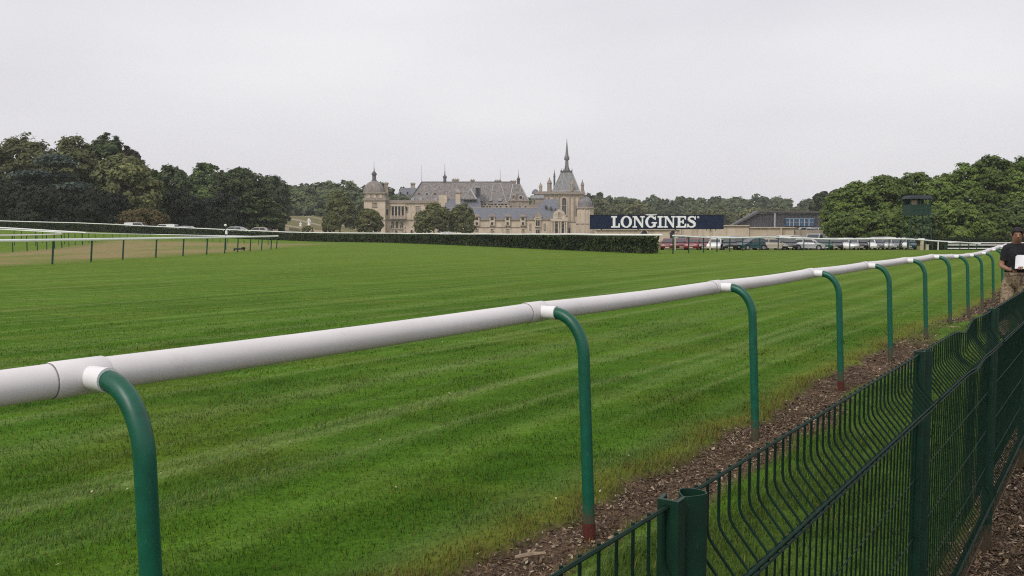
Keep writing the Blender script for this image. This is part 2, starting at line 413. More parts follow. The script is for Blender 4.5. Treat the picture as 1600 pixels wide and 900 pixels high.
# ------------------------------------------------------------------ the ground sheet
def ground_sheet():
    nr = 900
    rr = .25 * (1500 / .25) ** (np.arange(nr) / (nr - 1))
    th = np.concatenate((np.linspace(-42, 42, 380), np.linspace(45, 315, 60)))      # degrees from straight ahead
    th = np.radians(th); nt_ = len(th)
    R, T = np.meshgrid(rr, th, indexing='ij')
    X = R * np.sin(T); Y = R * np.cos(T)
    Z = gz(X, Y)
    mu = mulch_amount(X, Y)
    Z = Z - .045 * mu + .02 * mu * fbm(X * 9, Y * 9, 62)
    C = ground_colour(X, Y)
    V = np.concatenate((np.stack((X, Y, Z), -1).reshape(-1, 3), [[0, 0, 0.0]]))
    CC = np.concatenate((C.reshape(-1, 3), C[0, :1]))
    i = np.arange(nr - 1)[:, None] * nt_; j = np.arange(nt_)[None, :]; j2 = (j + 1) % nt_
    q = np.stack((i + j, i + nt_ + j, i + nt_ + j2, i + j2), -1).reshape(-1, 4)[:, ::-1]
    c = len(V) - 1
    t = np.stack((np.arange(nt_), (np.arange(nt_) + 1) % nt_, np.full(nt_, c)), -1)[:, ::-1]
    loops = np.concatenate((q.ravel(), t.ravel())); nper = np.concatenate((np.full(len(q), 4), np.full(len(t), 3)))
    m, nt, b = mat_new('ground_turf')
    at = N(nt, 'ShaderNodeAttribute'); at.attribute_name = 'tint'
    tc = N(nt, 'ShaderNodeTexCoord')
    n1 = N(nt, 'ShaderNodeTexNoise'); n1.inputs['Scale'].default_value = 26; n1.inputs['Detail'].default_value = 6; n1.inputs['Roughness'].default_value = .7
    nt.links.new(tc.outputs['Object'], n1.inputs['Vector'])
    n2 = N(nt, 'ShaderNodeTexNoise'); n2.inputs['Scale'].default_value = 1.6; n2.inputs['Detail'].default_value = 8; n2.inputs['Roughness'].default_value = .75
    mp = N(nt, 'ShaderNodeMapping'); mp.inputs['Rotation'].default_value = (0, 0, math.radians(-56.25)); mp.inputs['Scale'].default_value = (.45, 1.6, 1)
    nt.links.new(tc.outputs['Object'], mp.inputs[0]); nt.links.new(mp.outputs[0], n2.inputs['Vector'])
    r1 = N(nt, 'ShaderNodeMapRange'); r1.inputs['From Min'].default_value = .3; r1.inputs['From Max'].default_value = .7; r1.inputs['To Min'].default_value = .62; r1.inputs['To Max'].default_value = 1.3
    r2 = N(nt, 'ShaderNodeMapRange'); r2.inputs['From Min'].default_value = .3; r2.inputs['From Max'].default_value = .7; r2.inputs['To Min'].default_value = .74; r2.inputs['To Max'].default_value = 1.24
    nt.links.new(n1.outputs['Fac'], r1.inputs[0]); nt.links.new(n2.outputs['Fac'], r2.inputs[0])
    mu_ = N(nt, 'ShaderNodeMath', operation='MULTIPLY'); nt.links.new(r1.outputs[0], mu_.inputs[0]); nt.links.new(r2.outputs[0], mu_.inputs[1])
    vm = N(nt, 'ShaderNodeVectorMath', operation='SCALE'); nt.links.new(at.outputs['Color'], vm.inputs[0]); nt.links.new(mu_.outputs[0], vm.inputs['Scale'])
    nt.links.new(vm.outputs[0], b.inputs['Base Color'])
    bp = N(nt, 'ShaderNodeBump'); bp.inputs['Strength'].default_value = .5; bp.inputs['Distance'].default_value = .03
    nt.links.new(n1.outputs['Fac'], bp.inputs['Height']); nt.links.new(bp.outputs[0], b.inputs['Normal'])
    b.inputs['Roughness'].default_value = .95; b.inputs['Specular IOR Level'].default_value = .04
    o = raw_mesh('ground', V, loops, nper, m, CC, smooth=True)
    return tag(o, kind='structure')
ground_sheet()

# ------------------------------------------------------------------ grass blades (uncountable)
def blades():
    X = []; Y = []; S = []
    def zone(d0, d1, dens, size):
        w = .70
        n = int(dens * w * (d1 ** 2 - d0 ** 2))
        y = np.sqrt(npr.uniform(d0 ** 2, d1 ** 2, n)); x = npr.uniform(-w, w, n) * (y + .6)
        X.append(x); Y.append(y); S.append(np.full(n, size))
    zone(.5, 4.2, 10500, 1.0); zone(4.2, 6.5, 6500, 1.15); zone(6.5, 10, 3000, 1.5); zone(10, 16, 1000, 2.1); zone(16, 30, 260, 2.8)
    x = np.concatenate(X); y = np.concatenate(Y); sz = np.concatenate(S)
    q = q_of(x, y); s = s_of(x, y); mu = mulch_amount(x, y)
    thin = 1 - .93 * mu
    keep = (npr.random(len(x)) < thin) & ((x > inner_x(y) + .2) | (y < 25))
    tuft = .55 * vnoise(s * 5, q * 8, 92) + .45 * sstep(.35, .65, fbm(s * 1.3, q * 3.1, 93, 3))
    keep &= npr.random(len(x)) < (.35 + .65 * tuft) * (1 - sstep(9, 29, np.hypot(x, y)))
    x, y, sz, q, s, tuft, mu = [a[keep] for a in (x, y, sz, q, s, tuft, mu)]
    n = len(x); z = gz(x, y)
    L = npr.uniform(.016, .044, n) * (.55 + 1.0 * tuft)
    edge = np.exp(-((q - mulch_edge(s)) / .2) ** 2)
    L = L * (1 + .75 * edge) * np.where((q > .3), 1.9, 1.0)
    Wd = npr.uniform(.0012, .0023, n) * sz
    az = npr.uniform(0, 2 * PI, n); lean = npr.uniform(.25, 1.45, n)
    dirx, diry = np.cos(az), np.sin(az)
    # the mower lays the grass over along the track
    dirx = dirx * .8 + RDx * .55 * np.sin(q * 2.1 + 1.3); diry = diry * .8 + RDy * .55 * np.sin(q * 2.1 + 1.3)
    px, py = -np.sin(az), np.cos(az)
    c = ground_colour(x, y) * npr.uniform(.62, 1.65, (n, 1))
    blu = npr.random(n) < .22 * vnoise(x * 1.2, y * 1.2, 95)
    c[blu] = c[blu] * np.array([.85, 1.02, 1.6]) + np.array([.004, .008, .010])
    dry = npr.random(n) < (.018 + .16 * edge + .4 * mu)
    c[dry] = np.array([.20, .155, .055]) * npr.uniform(.6, 1.25, (dry.sum(), 1))
    c[:, 0] *= npr.uniform(.85, 1.25, n)
    def P(t, k):
        h = L * t * np.cos(lean * t * .9); r = L * t * np.sin(lean * (.35 + .65 * t))
        return np.stack((x + dirx * r + px * Wd * k, y + diry * r + py * Wd * k, z - .004 + h), -1)
    V = np.stack((P(0, -1), P(0, 1), P(.55, .85), P(.55, -.85), P(1, 0)), 1).reshape(-1, 3)
    b = np.arange(n)[:, None] * 5
    loops = np.concatenate((b + np.array([0, 1, 2, 3]), b + np.array([3, 2, 4])), 1).ravel()
    nper = np.tile([4, 3], n)
    cols = np.repeat(c, 5, 0)
    o = raw_mesh('grass', V, loops, nper, tint_mat('grass_blade', .65, .3, .10, up=True), cols)
    return tag(o, 'short green racecourse grass with paler drag lines', 'grass', kind='stuff')
blades()

# ------------------------------------------------------------------ bark mulch and litter (uncountable)
def mulch():
    V = []; L = []; C = []
    def scatter(n, smin, smax, y0, y1, w0, w1, cmul, pale):
        y = np.sqrt(npr.uniform(y0 ** 2, y1 ** 2, n)); x = npr.uniform(w0, w1, n) * (y + .5)
        k = npr.random(n) < mulch_amount(x, y) ** 1.5
        x, y = x[k], y[k]; n = len(x)
        z = gz(x, y) - .035 * mulch_amount(x, y) + npr.uniform(-.004, .012, n)
        a = npr.uniform(0, PI, n); tilt = npr.normal(0, .35, n)
        l = npr.uniform(smin, smax, n) * (1 + .03 * y); w = l * npr.uniform(.15, .55, n)
        ux, uy, uz = np.cos(a) * np.cos(tilt), np.sin(a) * np.cos(tilt), np.sin(tilt)
        vx, vy, vz = -np.sin(a), np.cos(a), npr.normal(0, .3, n)
        c = np.array([.116, .079, .052]) * npr.uniform(.35, 1.7, (n, 1)) * cmul
        p = npr.random(n) < pale
        c[p] = np.array([.33, .26, .18]) * npr.uniform(.6, 1.35, (p.sum(), 1)) * cmul
        quad = np.stack([np.stack((x + ux * l * i + vx * w * j, y + uy * l * i + vy * w * j, z + uz * l * i + vz * w * j + .006), -1) for i, j in ((-1, -.6), (.7, -1), (1, .5), (-.5, 1))], 1)
        V.append(quad.reshape(-1, 3)); C.append(np.repeat(c, 4, 0))
    scatter(150000, .004, .016, 2.5, 9, -.3, .65, 1.0, .16)
    scatter(70000, .008, .022, 9, 26, .3, .65, 1.0, .14)
    scatter(60000, .005, .016, 2.0, 9, .5, .85, .55, .13)
    # a few pale petals and fallen leaves lie out on the sward
    k = 34; y = npr.uniform(2.6, 14, k); x = npr.uniform(-.55, .3, k) * y; z = gz(x, y) + .03; r = npr.uniform(.006, .013, k); a = npr.uniform(0, PI, k)
    V.append(np.stack([np.stack((x + r * np.cos(a + o) * g_, y + r * np.sin(a + o) * g_, z + .4 * r * np.cos(o)), -1) for o, g_ in ((0, 1), (PI / 2, .6), (PI, 1), (3 * PI / 2, .6))], 1).reshape(-1, 3))
    C.append(np.repeat(np.array([[.55, .52, .36]]) * npr.uniform(.5, 1.2, (k, 1)), 4, 0))
    V = np.concatenate(V); C = np.concatenate(C); n = len(V) // 4
    o = raw_mesh('mulch', V, np.arange(4 * n), np.full(n, 4), tint_mat('bark_chips', .85, 0, .2), C)
    tag(o, 'brown bark mulch and dry litter along the rail feet', 'mulch', kind='stuff')
mulch()

def fallen_twig(pts, r, label):
    b = MB(); b.tube(pts, r, 6)
    k = len(pts) // 2
    b.tube([pts[k], (pts[k][0] + .03, pts[k][1] + .05, pts[k][2] + .01)], r[0] * .5, 5)
    tag(b.build('fallen_twig', mat('dry_wood', (.30, .225, .15), .9, var=.3, scale=20, bump=.4), smooth=True), label, 'twig')
def on_ground(px, py, lift=0.0):
    dx, dy, dz = px - 800, F * CP + (450 - py) * SP, -F * SP + (450 - py) * CP
    t = -EYE / dz
    return (dx * t, dy * t, lift)
a = on_ground(805, 876, .016); b_ = on_ground(828, 873, .022); c_ = on_ground(852, 869, .016)
fallen_twig([a, b_, c_], [.010, .013, .008], 'short pale stick lying on the mulch between the two nearest rail posts')
a = on_ground(1480, 507, -.05); b_ = on_ground(1492, 509, -.03); c_ = on_ground(1512, 508, -.07)
fallen_twig([a, b_, c_], [.022, .026, .015], 'dark bent stick lying by the foot of a far rail post')
M['joint'] = mat('joint_line_grey', (.24, .23, .22), .8, var=.3, scale=40)  # grey of the thin ring marking the joint line beside each sleeve
# ------------------------------------------------------------------ the near running rail
def running_rail():
    root = thing('running_rail', 'thick white plastic running rail on curved green posts crossing close in front', 'rail', (P2.x, P2.y, 0))
    off = Vector((P2.x, P2.y, 0))
    step = [-3.9, -2.66]
    ss = [-5.34, -2.645, 0.0, 2.765, 5.545, 8.19, 11.0, 13.7, 16.4, 19.1, 21.8, 24.5, 27.2, 29.9]
    ROFF = .35; H = 1.203
    rail_pts = []
    for s in ss:
        p = P2 + RD * s + RN * (.0009 * max(0, s - 4) ** 2 * -0.25)
        zb = g1(p.x, p.y)
        hz = H + zb * .62 + rnd.uniform(-.008, .008)
        rail_pts.append((p, zb, hz))
    tops = [p - RN * ROFF + Vector((0, 0, hz)) for p, zb, hz in rail_pts]
    for i, (p, zb, hz) in enumerate(rail_pts):
        lp = p - off
        t = tops[i] - off
        # gooseneck post: leans in towards the track, then bends over to the rail
        a = Vector((lp.x, lp.y, zb - .05)); R = .235
        up = (-RN * .042 + Vector((0, 0, 1))).normalized()
        hb = hz - R * 1.0
        foot = Vector((lp.x, lp.y, zb))
        b1 = foot + up * ((hb - zb) / up.z)
        pts = [a, foot, foot + up * .3, foot + up * .6, b1]
        end = t + RN * .118
        gap = (b1 - end).dot(RN)
        for k in range(1, 10):
            an = k / 9 * PI / 2
            pts.append(b1 - RN * (gap - .005) * (1 - math.cos(an)) + Vector((0, 0, (hz - hb) * math.sin(an))))
        pts.append(end - RN * .03)
        m = MB(); m.tube(pts, .0325, 16)
        m.build('post', M['post'], root, smooth=True)
        m = MB(); m.tube([foot + Vector((0, 0, -.03)), foot + up * .07], [.036, .0355], 16)
        if i in (2, 4): m.build('collar', M['red'], root, smooth=True)
        # white socket that joins the post to the sleeve
        m = MB(); m.tube([t + RN * .045, t + RN * .134], .0375, 20)
        m.tube([t + RN * .130, t + RN * .1365], .0395, 20)
        m.build('socket', M['pvc_bright'], root, smooth=True)
        d = (tops[min(i + 1, len(tops) - 1)] - tops[max(i - 1, 0)]).normalized()
        m = MB()
        m.tube([t - d * .105, t - d * .10, t + d * .062, t + d * .067], [.0555, .0578, .0578, .0555], 28)
        m.build('sleeve', M['pvc'], root, smooth=True)
        m = MB(); m.tube([t - d * .109, t - d * .105], .0552, 28); m.build('joint_gap', M['joint'], root)
    for i in range(len(tops) - 1):
        a, b = tops[i] - off, tops[i + 1] - off
        n = 6; sag = rnd.uniform(.004, .012)
        pts = [a.lerp(b, k / n) - Vector((0, 0, sag * math.sin(PI * k / n))) for k in range(n + 1)]
        m = MB(); m.tube(pts, .0535, 28)
        m.build('rail_pipe', M['pvc'], root, smooth=True)
running_rail()

# ------------------------------------------------------------------ far rails: white pipe on green posts
def far_rail(name, label, line, zs, h, posts, r_pipe=.055, r_post=.035, group=None, lean=.0, hs=None, wob=0.0, pipe_mat='pvc_far'):
    root = thing(name, label, 'rail', (line[0][0], line[0][1], 0), group=group)
    ox, oy = line[0]
    pts = []
    for i, (x, y) in enumerate(line):
        z = g1(x, y) + (zs[i] if zs else 0)
        pts.append((x - ox, y - oy, z + (hs[i] if hs else h)))
    # resample so that the pipe sags a little between its posts
    cum = [0]
    for a, b in zip(pts, pts[1:]): cum.append(cum[-1] + math.dist(a, b))
    n = max(2, int(cum[-1] / 1.0))
    out = []
    for k in range(n + 1):
        d = cum[-1] * k / n
        x, y, z = (float(np.interp(d, cum, [p[j] for p in pts])) for j in range(3))
        out.append((x, y, z + wob * (float(vnoise(d * .22, 0, 55)) - .5)))
    m = MB(); m.tube(out, r_pipe, 8); m.build('rail_pipe', M[pipe_mat], root, smooth=True)
    d = 0
    while posts and d <= cum[-1] + .01:
        x, y, z = (float(np.interp(d, cum, [p[j] for p in pts])) for j in range(3))
        zz = float(np.interp(d, cum[:], [p[2] for p in pts]))
        gzv = g1(x + ox, y + oy)
        sg = 1
        m = MB()
        m.tube([(x + lean, y, gzv - .05), (x + lean * .2, y, zz - .25), (x, y, zz - .01)], r_post, 8)
        m.build('post', M['post_far'], root, smooth=True)
        d += posts
    return root
far_rail('inner_rail', 'white inner rail on green posts edging the parched infield and bunching to its end', INNER, None, 1.22, 3.75, .075, .05, lean=-.10)
M1a = [(-41.5, 58), (-40.6, 64), (-39.8, 69), (-40.5, 73.5), (-42.8, 82), (-44.6, 88)]
far_rail('infield_rail', 'thin white rail on short green posts along the far side of the parched infield', M1a, None, 1.36, 3.4, .06, .045)
def hs_from(line, rows): return [wz(r, y) - g1(x, y) for (x, y), r in zip(line, rows)]
M1b = [(-44.6, 88), (-48, 98), (-51.6, 110), (-55, 126), (-58, 144), (-52, 144), (-44.5, 130), (-38, 119), (-33, 114), (-29.5, 108)]
far_rail('infield_rail', 'low white rail that curves round the far end of the infield before the hedge', M1b, None, 1.05, 4.6, .06, .04, hs=hs_from(M1b, [363.2, 363.4, 364.4, 365.6, 366.4, 367.5, 368, 368.6, 369.4, 370]))
B1 = [(-72, 110), (-64, 107), (-57.7, 104), (-50.5, 100), (-46.5, 97)]
far_rail('bank_rail', 'upper white rail on the green bank below the dark hedge', B1, None, 1.28, 4.0, .075, .04, hs=hs_from(B1, [350, 354, 357.3, 361.5, 363.6]))
B2 = [(-66, 100), (-54.2, 95), (-48.6, 92), (-45.2, 89.4)]
far_rail('bank_rail', 'lower white rail just in front of the upper bank rail', B2, None, 1.2, 3.6, .06, .04, hs=hs_from(B2, [354.5, 358.6, 361.6, 363.3]))
OUT1 = [(-100, 147.4), (-88, 149.2), (-75, 151.4), (-58, 153.8), (-38, 150.2), (-19, 132.0), (-4.9, 103), (3.2, 81.5), (10.8, 64.0)]
OUT2 = [(12.0, 66.2), (15.1, 70), (19.4, 75.5), (23, 78.5), (28.5, 79.5), (36, 83), (39.2, 84.7), (43, 86), (48, 91)]
far_rail('outer_rail', 'long white rail running along the top of the clipped hedge', OUT1, None, 1.40, 0, .07, hs=[1.42, 1.42, 1.45, 1.45, 1.43, 1.40, 1.38, 1.40, 1.43], wob=.05)
far_rail('outer_rail', 'wavy white rail on dark green posts in front of the parked cars', OUT2, None, 1.2, 2.45, .062, .05, hs=[1.33, 1.22, 1.14, 1.17, 1.02, 1.0, .95, .80, .66], wob=.09)
for (lab, y0, h0, y1, h1) in (('topmost white rail of three beyond the white marker post', 100, 1.0, 106, .95), ('bright white middle rail of three beyond the white marker post', 93, .66, 99, .60), ('lowest white rail of three beyond the white marker post', 89.5, .22, 96, .18)):
    x0, x1 = wx(1482, y0), wx(1640, y1)
    zg0, zg1 = g1(x0, y0), g1(x1, y1)
    ln = [(x0, y0), (x0 * .5 + x1 * .5, y0 * .5 + y1 * .5), (x1, y1)]
    hs = [h0 - zg0 - .62 + .0, (h0 + h1) / 2 - g1(*ln[1]) - .62, h1 - zg1 - .62]
    hs = [(wz({100: 379.5, 93: 383, 89.5: 388.3}[y0], yy) - g1(xx, yy)) for xx, yy in ln]
    far_rail('track_rail', lab, ln, None, 1.0, 5.0, .055, .04, hs=hs)

# ------------------------------------------------------------------ green welded wire fence
FD = Vector((.5655, .8247, 0)); FN = Vector((FD.y, -FD.x, 0))
FA = Vector((.255, 1.335, 0)); FSTEP = 1.985
def wire_fence():
    root = thing('wire_fence', 'dark green folded wire mesh fence on steel posts beside the mulch path', 'fence', (FA.x, FA.y, 0))
    TOP = 1.243
    def pt(s, n, z): return Vector((FD.x * s + FN.x * n, FD.y * s + FN.y * n, z))
    # side view of one wire: straight, folded out at 10 cm, back, straight, small fold, straight, folded at the foot
    prof = [(0, TOP + .004), (0, TOP - .080), (.003, TOP - .093), (.010, TOP - .104), (.048, TOP - .150), (.056, TOP - .162), (.050, TOP - .173), (.004, TOP - .212), (0, TOP - .52), (0, TOP - .92), (.045, TOP - .985), (.002, TOP - 1.04), (0, TOP - 1.20)]
    pan_s = [(-2, .0), (-1, .0), (0, .0), (1, .0), (2, 0), (3, 0)]
    for k, _ in pan_s:
        s0, s1 = k * FSTEP + .045, (k + 1) * FSTEP - .03
        m = MB(); nw = 39 if k < 2 else 39
        bent = (k == 1)
        gap = (2.98, 3.03)
        for i in range(nw):
            s = s0 + (s1 - s0) * (i + .5) / nw
            ds = 0; dz = 0
            if bent:                                     # a blow has spread and lowered the wires of this panel
                u = s - (FSTEP + 1.0)
                ds = .030 * math.tanh(u / .06) * math.exp(-(u / .30) ** 2) + .035 * math.tanh((u - .52) / .06) * math.exp(-((u - .52) / .2) ** 2)
                dz = -.028 * math.exp(-(u / .16) ** 2) + .012 * math.exp(-((u - .25) / .15) ** 2)
            jit = rnd.uniform(-.0025, .0025)
            pts = [pt(s + ds * min(1, max(0.25, 1 - j * .07)) + jit, n, z + dz * (1 if j < 4 else .3)) for j, (n, z) in enumerate(prof)]
            m.tube(pts, .0028, 6)
        def hwire(n, z, r=.0028, droop=0):
            P = []
            for i in range(25):
                s = s0 + (s1 - s0) * i / 24
                u = s - (FSTEP + 1.0)
                dz = (-.028 * math.exp(-(u / .16) ** 2) + .012 * math.exp(-((u - .25) / .15) ** 2)) * droop if bent else 0
                P.append(pt(s, n, z + dz))
            m.tube(P, r, 5)
        hwire(.005, TOP, .0034, 1)
        hwire(.005, TOP - .088, .0022, 1) if False else None
        hwire(.059, TOP - .156, .0028, .5); hwire(.058, TOP - .170, .0028, .5)
        hwire(.004, TOP - .215, .0028)
        for z in (.42, .62, .82): hwire(.005, TOP - z, .0019)
        hwire(.048, TOP - .975); hwire(.045, TOP - .995); hwire(.005, TOP - 1.05); hwire(.005, TOP - 1.19)
        m.build('mesh_panel', M['fence_wire'], root, smooth=True)
    # posts: a flattened drop-shaped steel tube, open at the top, with a flat clamping rib behind it
    for k in range(-1, 5):
        c = pt(k * FSTEP, 0, 0)
        zt = TOP + .006
        prof2 = []
        n = 20
        for i in range(n):
            a = 2 * PI * i / n
            u = math.cos(a); v = math.sin(a)
            r = .0265
            uu = r * u; vv = .020 * v * (1 + .55 * u)
            prof2.append((uu, vv))
        def ring(sc, z):
            return [c + FD * (.018 + a * sc * .95) + FN * (.012 + b * sc) + Vector((0, 0, z)) for a, b in prof2]
        m = MB()
        R0, R1, R2, R3 = ring(1, -.1), ring(1, zt), ring(.90, zt), ring(.90, zt - .25)
        b = R0 + R1 + R2 + R3
        fs = []
        for j in range(3):
            for i in range(n):
                i2 = (i + 1) % n
                fs.append((j * n + i, j * n + i2, (j + 1) * n + i2, (j + 1) * n + i))
        fs.append(tuple(3 * n + i for i in range(n)))
        m.add(b, fs)
        m.build('post', M['fence'], root, smooth=True)
        m = MB()
        pr = [(-.050, -.012), (-.020, -.016), (-.020, -.010), (-.044, -.006), (-.044, .016), (-.020, .014), (-.020, .020), (-.050, .022)]
        lo = [c + FD * a + FN * bb + Vector((0, 0, -.1)) for a, bb in pr]
        hi = [c + FD * a + FN * bb + Vector((0, 0, zt + .004)) for a, bb in pr]
        nn = len(pr)
        m.add(lo + hi, [tuple(range(nn, 2 * nn))] + [(i, (i + 1) % nn, (i + 1) % nn + nn, i + nn) for i in range(nn)])
        m.build('clamp_rib', M['fence'], root)
    return root
wire_fence()

# ------------------------------------------------------------------ hedges
M['hedge'] = leaf_mat('hedge_leaf', (.012, .024, .008), (.080, .110, .038), .6, .2, .05)
M['hedge_core'] = mat('hedge_inside', (.012, .017, .008), .95, var=.3, scale=3)
def leaf_cloud(name, C, Nn, size, matl, tint, spread=.5, link=True):
    """ragged leaf-clump faces: centres C, outward directions Nn"""
    n = len(C)
    Nn = Nn + npr.normal(0, spread, (n, 3)); Nn /= np.linalg.norm(Nn, axis=1, keepdims=True) + 1e-9
    r = npr.normal(0, 1, (n, 3)); U = np.cross(Nn, r); U /= np.linalg.norm(U, axis=1, keepdims=True) + 1e-9
    W = np.cross(Nn, U)
    sz = (np.asarray(size) * npr.uniform(.55, 1.35, n))[:, None]
    asp = npr.uniform(.55, 1.0, n)[:, None]
    k1, k2, k3, k4, k5 = [npr.uniform(.65, 1.2, n)[:, None] for _ in range(5)]
    V = np.stack((C - U * sz * k1, C + (W * asp * .75 - U * .15) * sz * k2, C + (U * .75 + W * .4 * asp) * sz * k3, C + (U * .6 - W * .6 * asp) * sz * k4, C - (W * asp * .8 + U * .2) * sz * k5), 1).reshape(-1, 3)
    loops = np.arange(5 * n); nper = np.full(n, 5)
    t = np.repeat(np.clip(tint, 0, 1), 5)
    return raw_mesh(name, V, loops, nper, matl, np.stack((t, t, t), -1), link=link)
def hedge(name, label, line, height, width, leaf, dens, cat='hedge'):
    root = thing(name, label, cat, (line[0][0], line[0][1], 0))
    ox, oy = line[0]
    cum = [0]
    for a, b in zip(line, line[1:]): cum.append(cum[-1] + math.dist(a, b))
    xs = [p[0] for p in line]; ys = [p[1] for p in line]
    n = int(cum[-1] * (2 * height + width) * dens)
    d = npr.uniform(0, cum[-1], n)
    x = np.interp(d, cum, xs); y = np.interp(d, cum, ys)
    e = .2
    tx = np.interp(np.minimum(d + e, cum[-1]), cum, xs) - np.interp(np.maximum(d - e, 0), cum, xs)
    ty = np.interp(np.minimum(d + e, cum[-1]), cum, ys) - np.interp(np.maximum(d - e, 0), cum, ys)
    l = np.hypot(tx, ty); tx /= l; ty /= l
    nx, ny = ty, -tx
    u = npr.uniform(0, 2 * height + width, n)
    side = np.where(u < height, -1, np.where(u < height + width, 0, 1))
    hh = np.where(side == 0, height, np.where(side < 0, u, u - height - width))
    ww = np.where(side == 0, u - height - width / 2, side * width / 2)
    bump = .16 * (fbm(d * .9, hh * 1.6 + side * 9, 33) - .5) * 2
    hh2 = hh + np.where(side == 0, bump * .8, 0); ww2 = ww + np.where(side != 0, side * bump, 0)
    hh2 = hh2 + npr.normal(0, .03, n); ww2 = ww2 + npr.normal(0, .04, n)
    C = np.stack((x + nx * ww2 - ox, y + ny * ww2 - oy, gz(x, y) + np.maximum(hh2, .03)), -1)
    Nn = np.stack((nx * side, ny * side, np.where(side == 0, 1.0, .15)), -1)
    ne = int(height * width * dens * 1.6)                     # leaves over the two cut ends
    for i0, i1 in ((0, 1), (-1, -2)):
        (ax, ay), (bx_, by_) = line[i0], line[i1]
        e = np.array([ax - bx_, ay - by_]); e /= np.hypot(*e); pn = np.array([e[1], -e[0]])
        uu = npr.uniform(-width / 2, width / 2, ne); vv = npr.uniform(0, height, ne); w_ = .10 + npr.normal(0, .05, ne) + .12 * (fbm(uu * 2, vv * 2, 35) - .5)
        C = np.concatenate((C, np.stack((ax - ox + pn[0] * uu + e[0] * w_, ay - oy + pn[1] * uu + e[1] * w_, g1(ax, ay) + vv), -1)))
        Nn = np.concatenate((Nn, np.tile([e[0], e[1], .15], (ne, 1)))); d = np.concatenate((d, uu * 3)); hh = np.concatenate((hh, vv)); side = np.concatenate((side, np.full(ne, 2))); n += ne
    t = (fbm(d * 1.3, hh * 1.1 + side * 7, 34) - .5) * 1.3 + .35 + npr.uniform(-.35, .45, n)
    o = leaf_cloud('foliage', C, Nn, leaf, M['hedge'], t, .55); o.parent = root
    m = MB(); k = 60
    ring = []
    for i in range(k + 1):
        dd = cum[-1] * i / k
        a = np.array([np.interp(dd, cum, xs), np.interp(dd, cum, ys)])
        b2 = np.array([np.interp(min(dd + .3, cum[-1]), cum, xs) - np.interp(max(dd - .3, 0), cum, xs), np.interp(min(dd + .3, cum[-1]), cum, ys) - np.interp(max(dd - .3, 0), cum, ys)])
        b2 /= np.hypot(*b2); nn = np.array([b2[1], -b2[0]]); w = width / 2 - .12; g = g1(*a)
        for sx, z in ((-w, g - .1), (-w, g + height - .12), (w, g + height - .12), (w, g - .1)):
            ring.append((a[0] + nn[0] * sx - ox, a[1] + nn[1] * sx - oy, z))
    fs = []
    for i in range(k):
        for j in range(4): fs.append((i * 4 + j, i * 4 + (j + 1) % 4, (i + 1) * 4 + (j + 1) % 4, (i + 1) * 4 + j))
    fs += [(0, 1, 2, 3), (4 * k, 4 * k + 3, 4 * k + 2, 4 * k + 1)]
    m.add(ring, fs); m.build('dark_core', M['hedge_core'], root)  # solid dark core box; the shade between the leaves is in its colour
    return root
hedge('hedge', 'long clipped dark green hedge sweeping round the bend of the track', [(10.55, 67.4), (4.0, 82.5), (-4.2, 104), (-18.2, 134), (-38, 152.2), (-58, 156), (-75, 153.5), (-88, 151.3), (-102, 149)], 1.30, 1.3, .115, 70)
hedge('hedge', 'low dark hedge behind the three white rails at the edge of the trees', [(wx(1448, 108), 108), (wx(1540, 110), 110), (wx(1660, 112), 112)], 1.55, 1.4, .09, 90)
# ------------------------------------------------------------------ trees
LM = {
 'dark':   leaf_mat('leaf_dark', (0.019, 0.035, 0.014), (0.107, 0.144, 0.053)),
 'mid':    leaf_mat('leaf_mid', (0.028, 0.057, 0.017), (0.157, 0.211, 0.063)),
 'olive':  leaf_mat('leaf_olive', (0.037, 0.050, 0.019), (0.235, 0.242, 0.094)),
 'bright': leaf_mat('leaf_bright', (.036, .072, .014), (.125, .185, .038)),
 'cedar':  leaf_mat('leaf_cedar', (0.035, 0.053, 0.041), (0.125, 0.165, 0.133)),
 'copper': leaf_mat('leaf_copper', (0.035, 0.024, 0.023), (0.095, 0.061, 0.054)),
 'yew':    leaf_mat('leaf_yew', (.007, .012, .006), (.026, .035, .016)),
 'bronze': leaf_mat('leaf_bronze', (0.054, 0.046, 0.019), (0.149, 0.115, 0.043)),
 'acacia': leaf_mat('leaf_acacia', (0.035, 0.074, 0.015), (0.191, 0.261, 0.053)),
 'chestnut': leaf_mat('leaf_chestnut', (.034, .048, .014), (.215, .220, .070), hue_var=.1),
 'wood':   leaf_mat('leaf_wood', (0.028, 0.050, 0.021), (0.153, 0.196, 0.079), hue_var=.1),
}
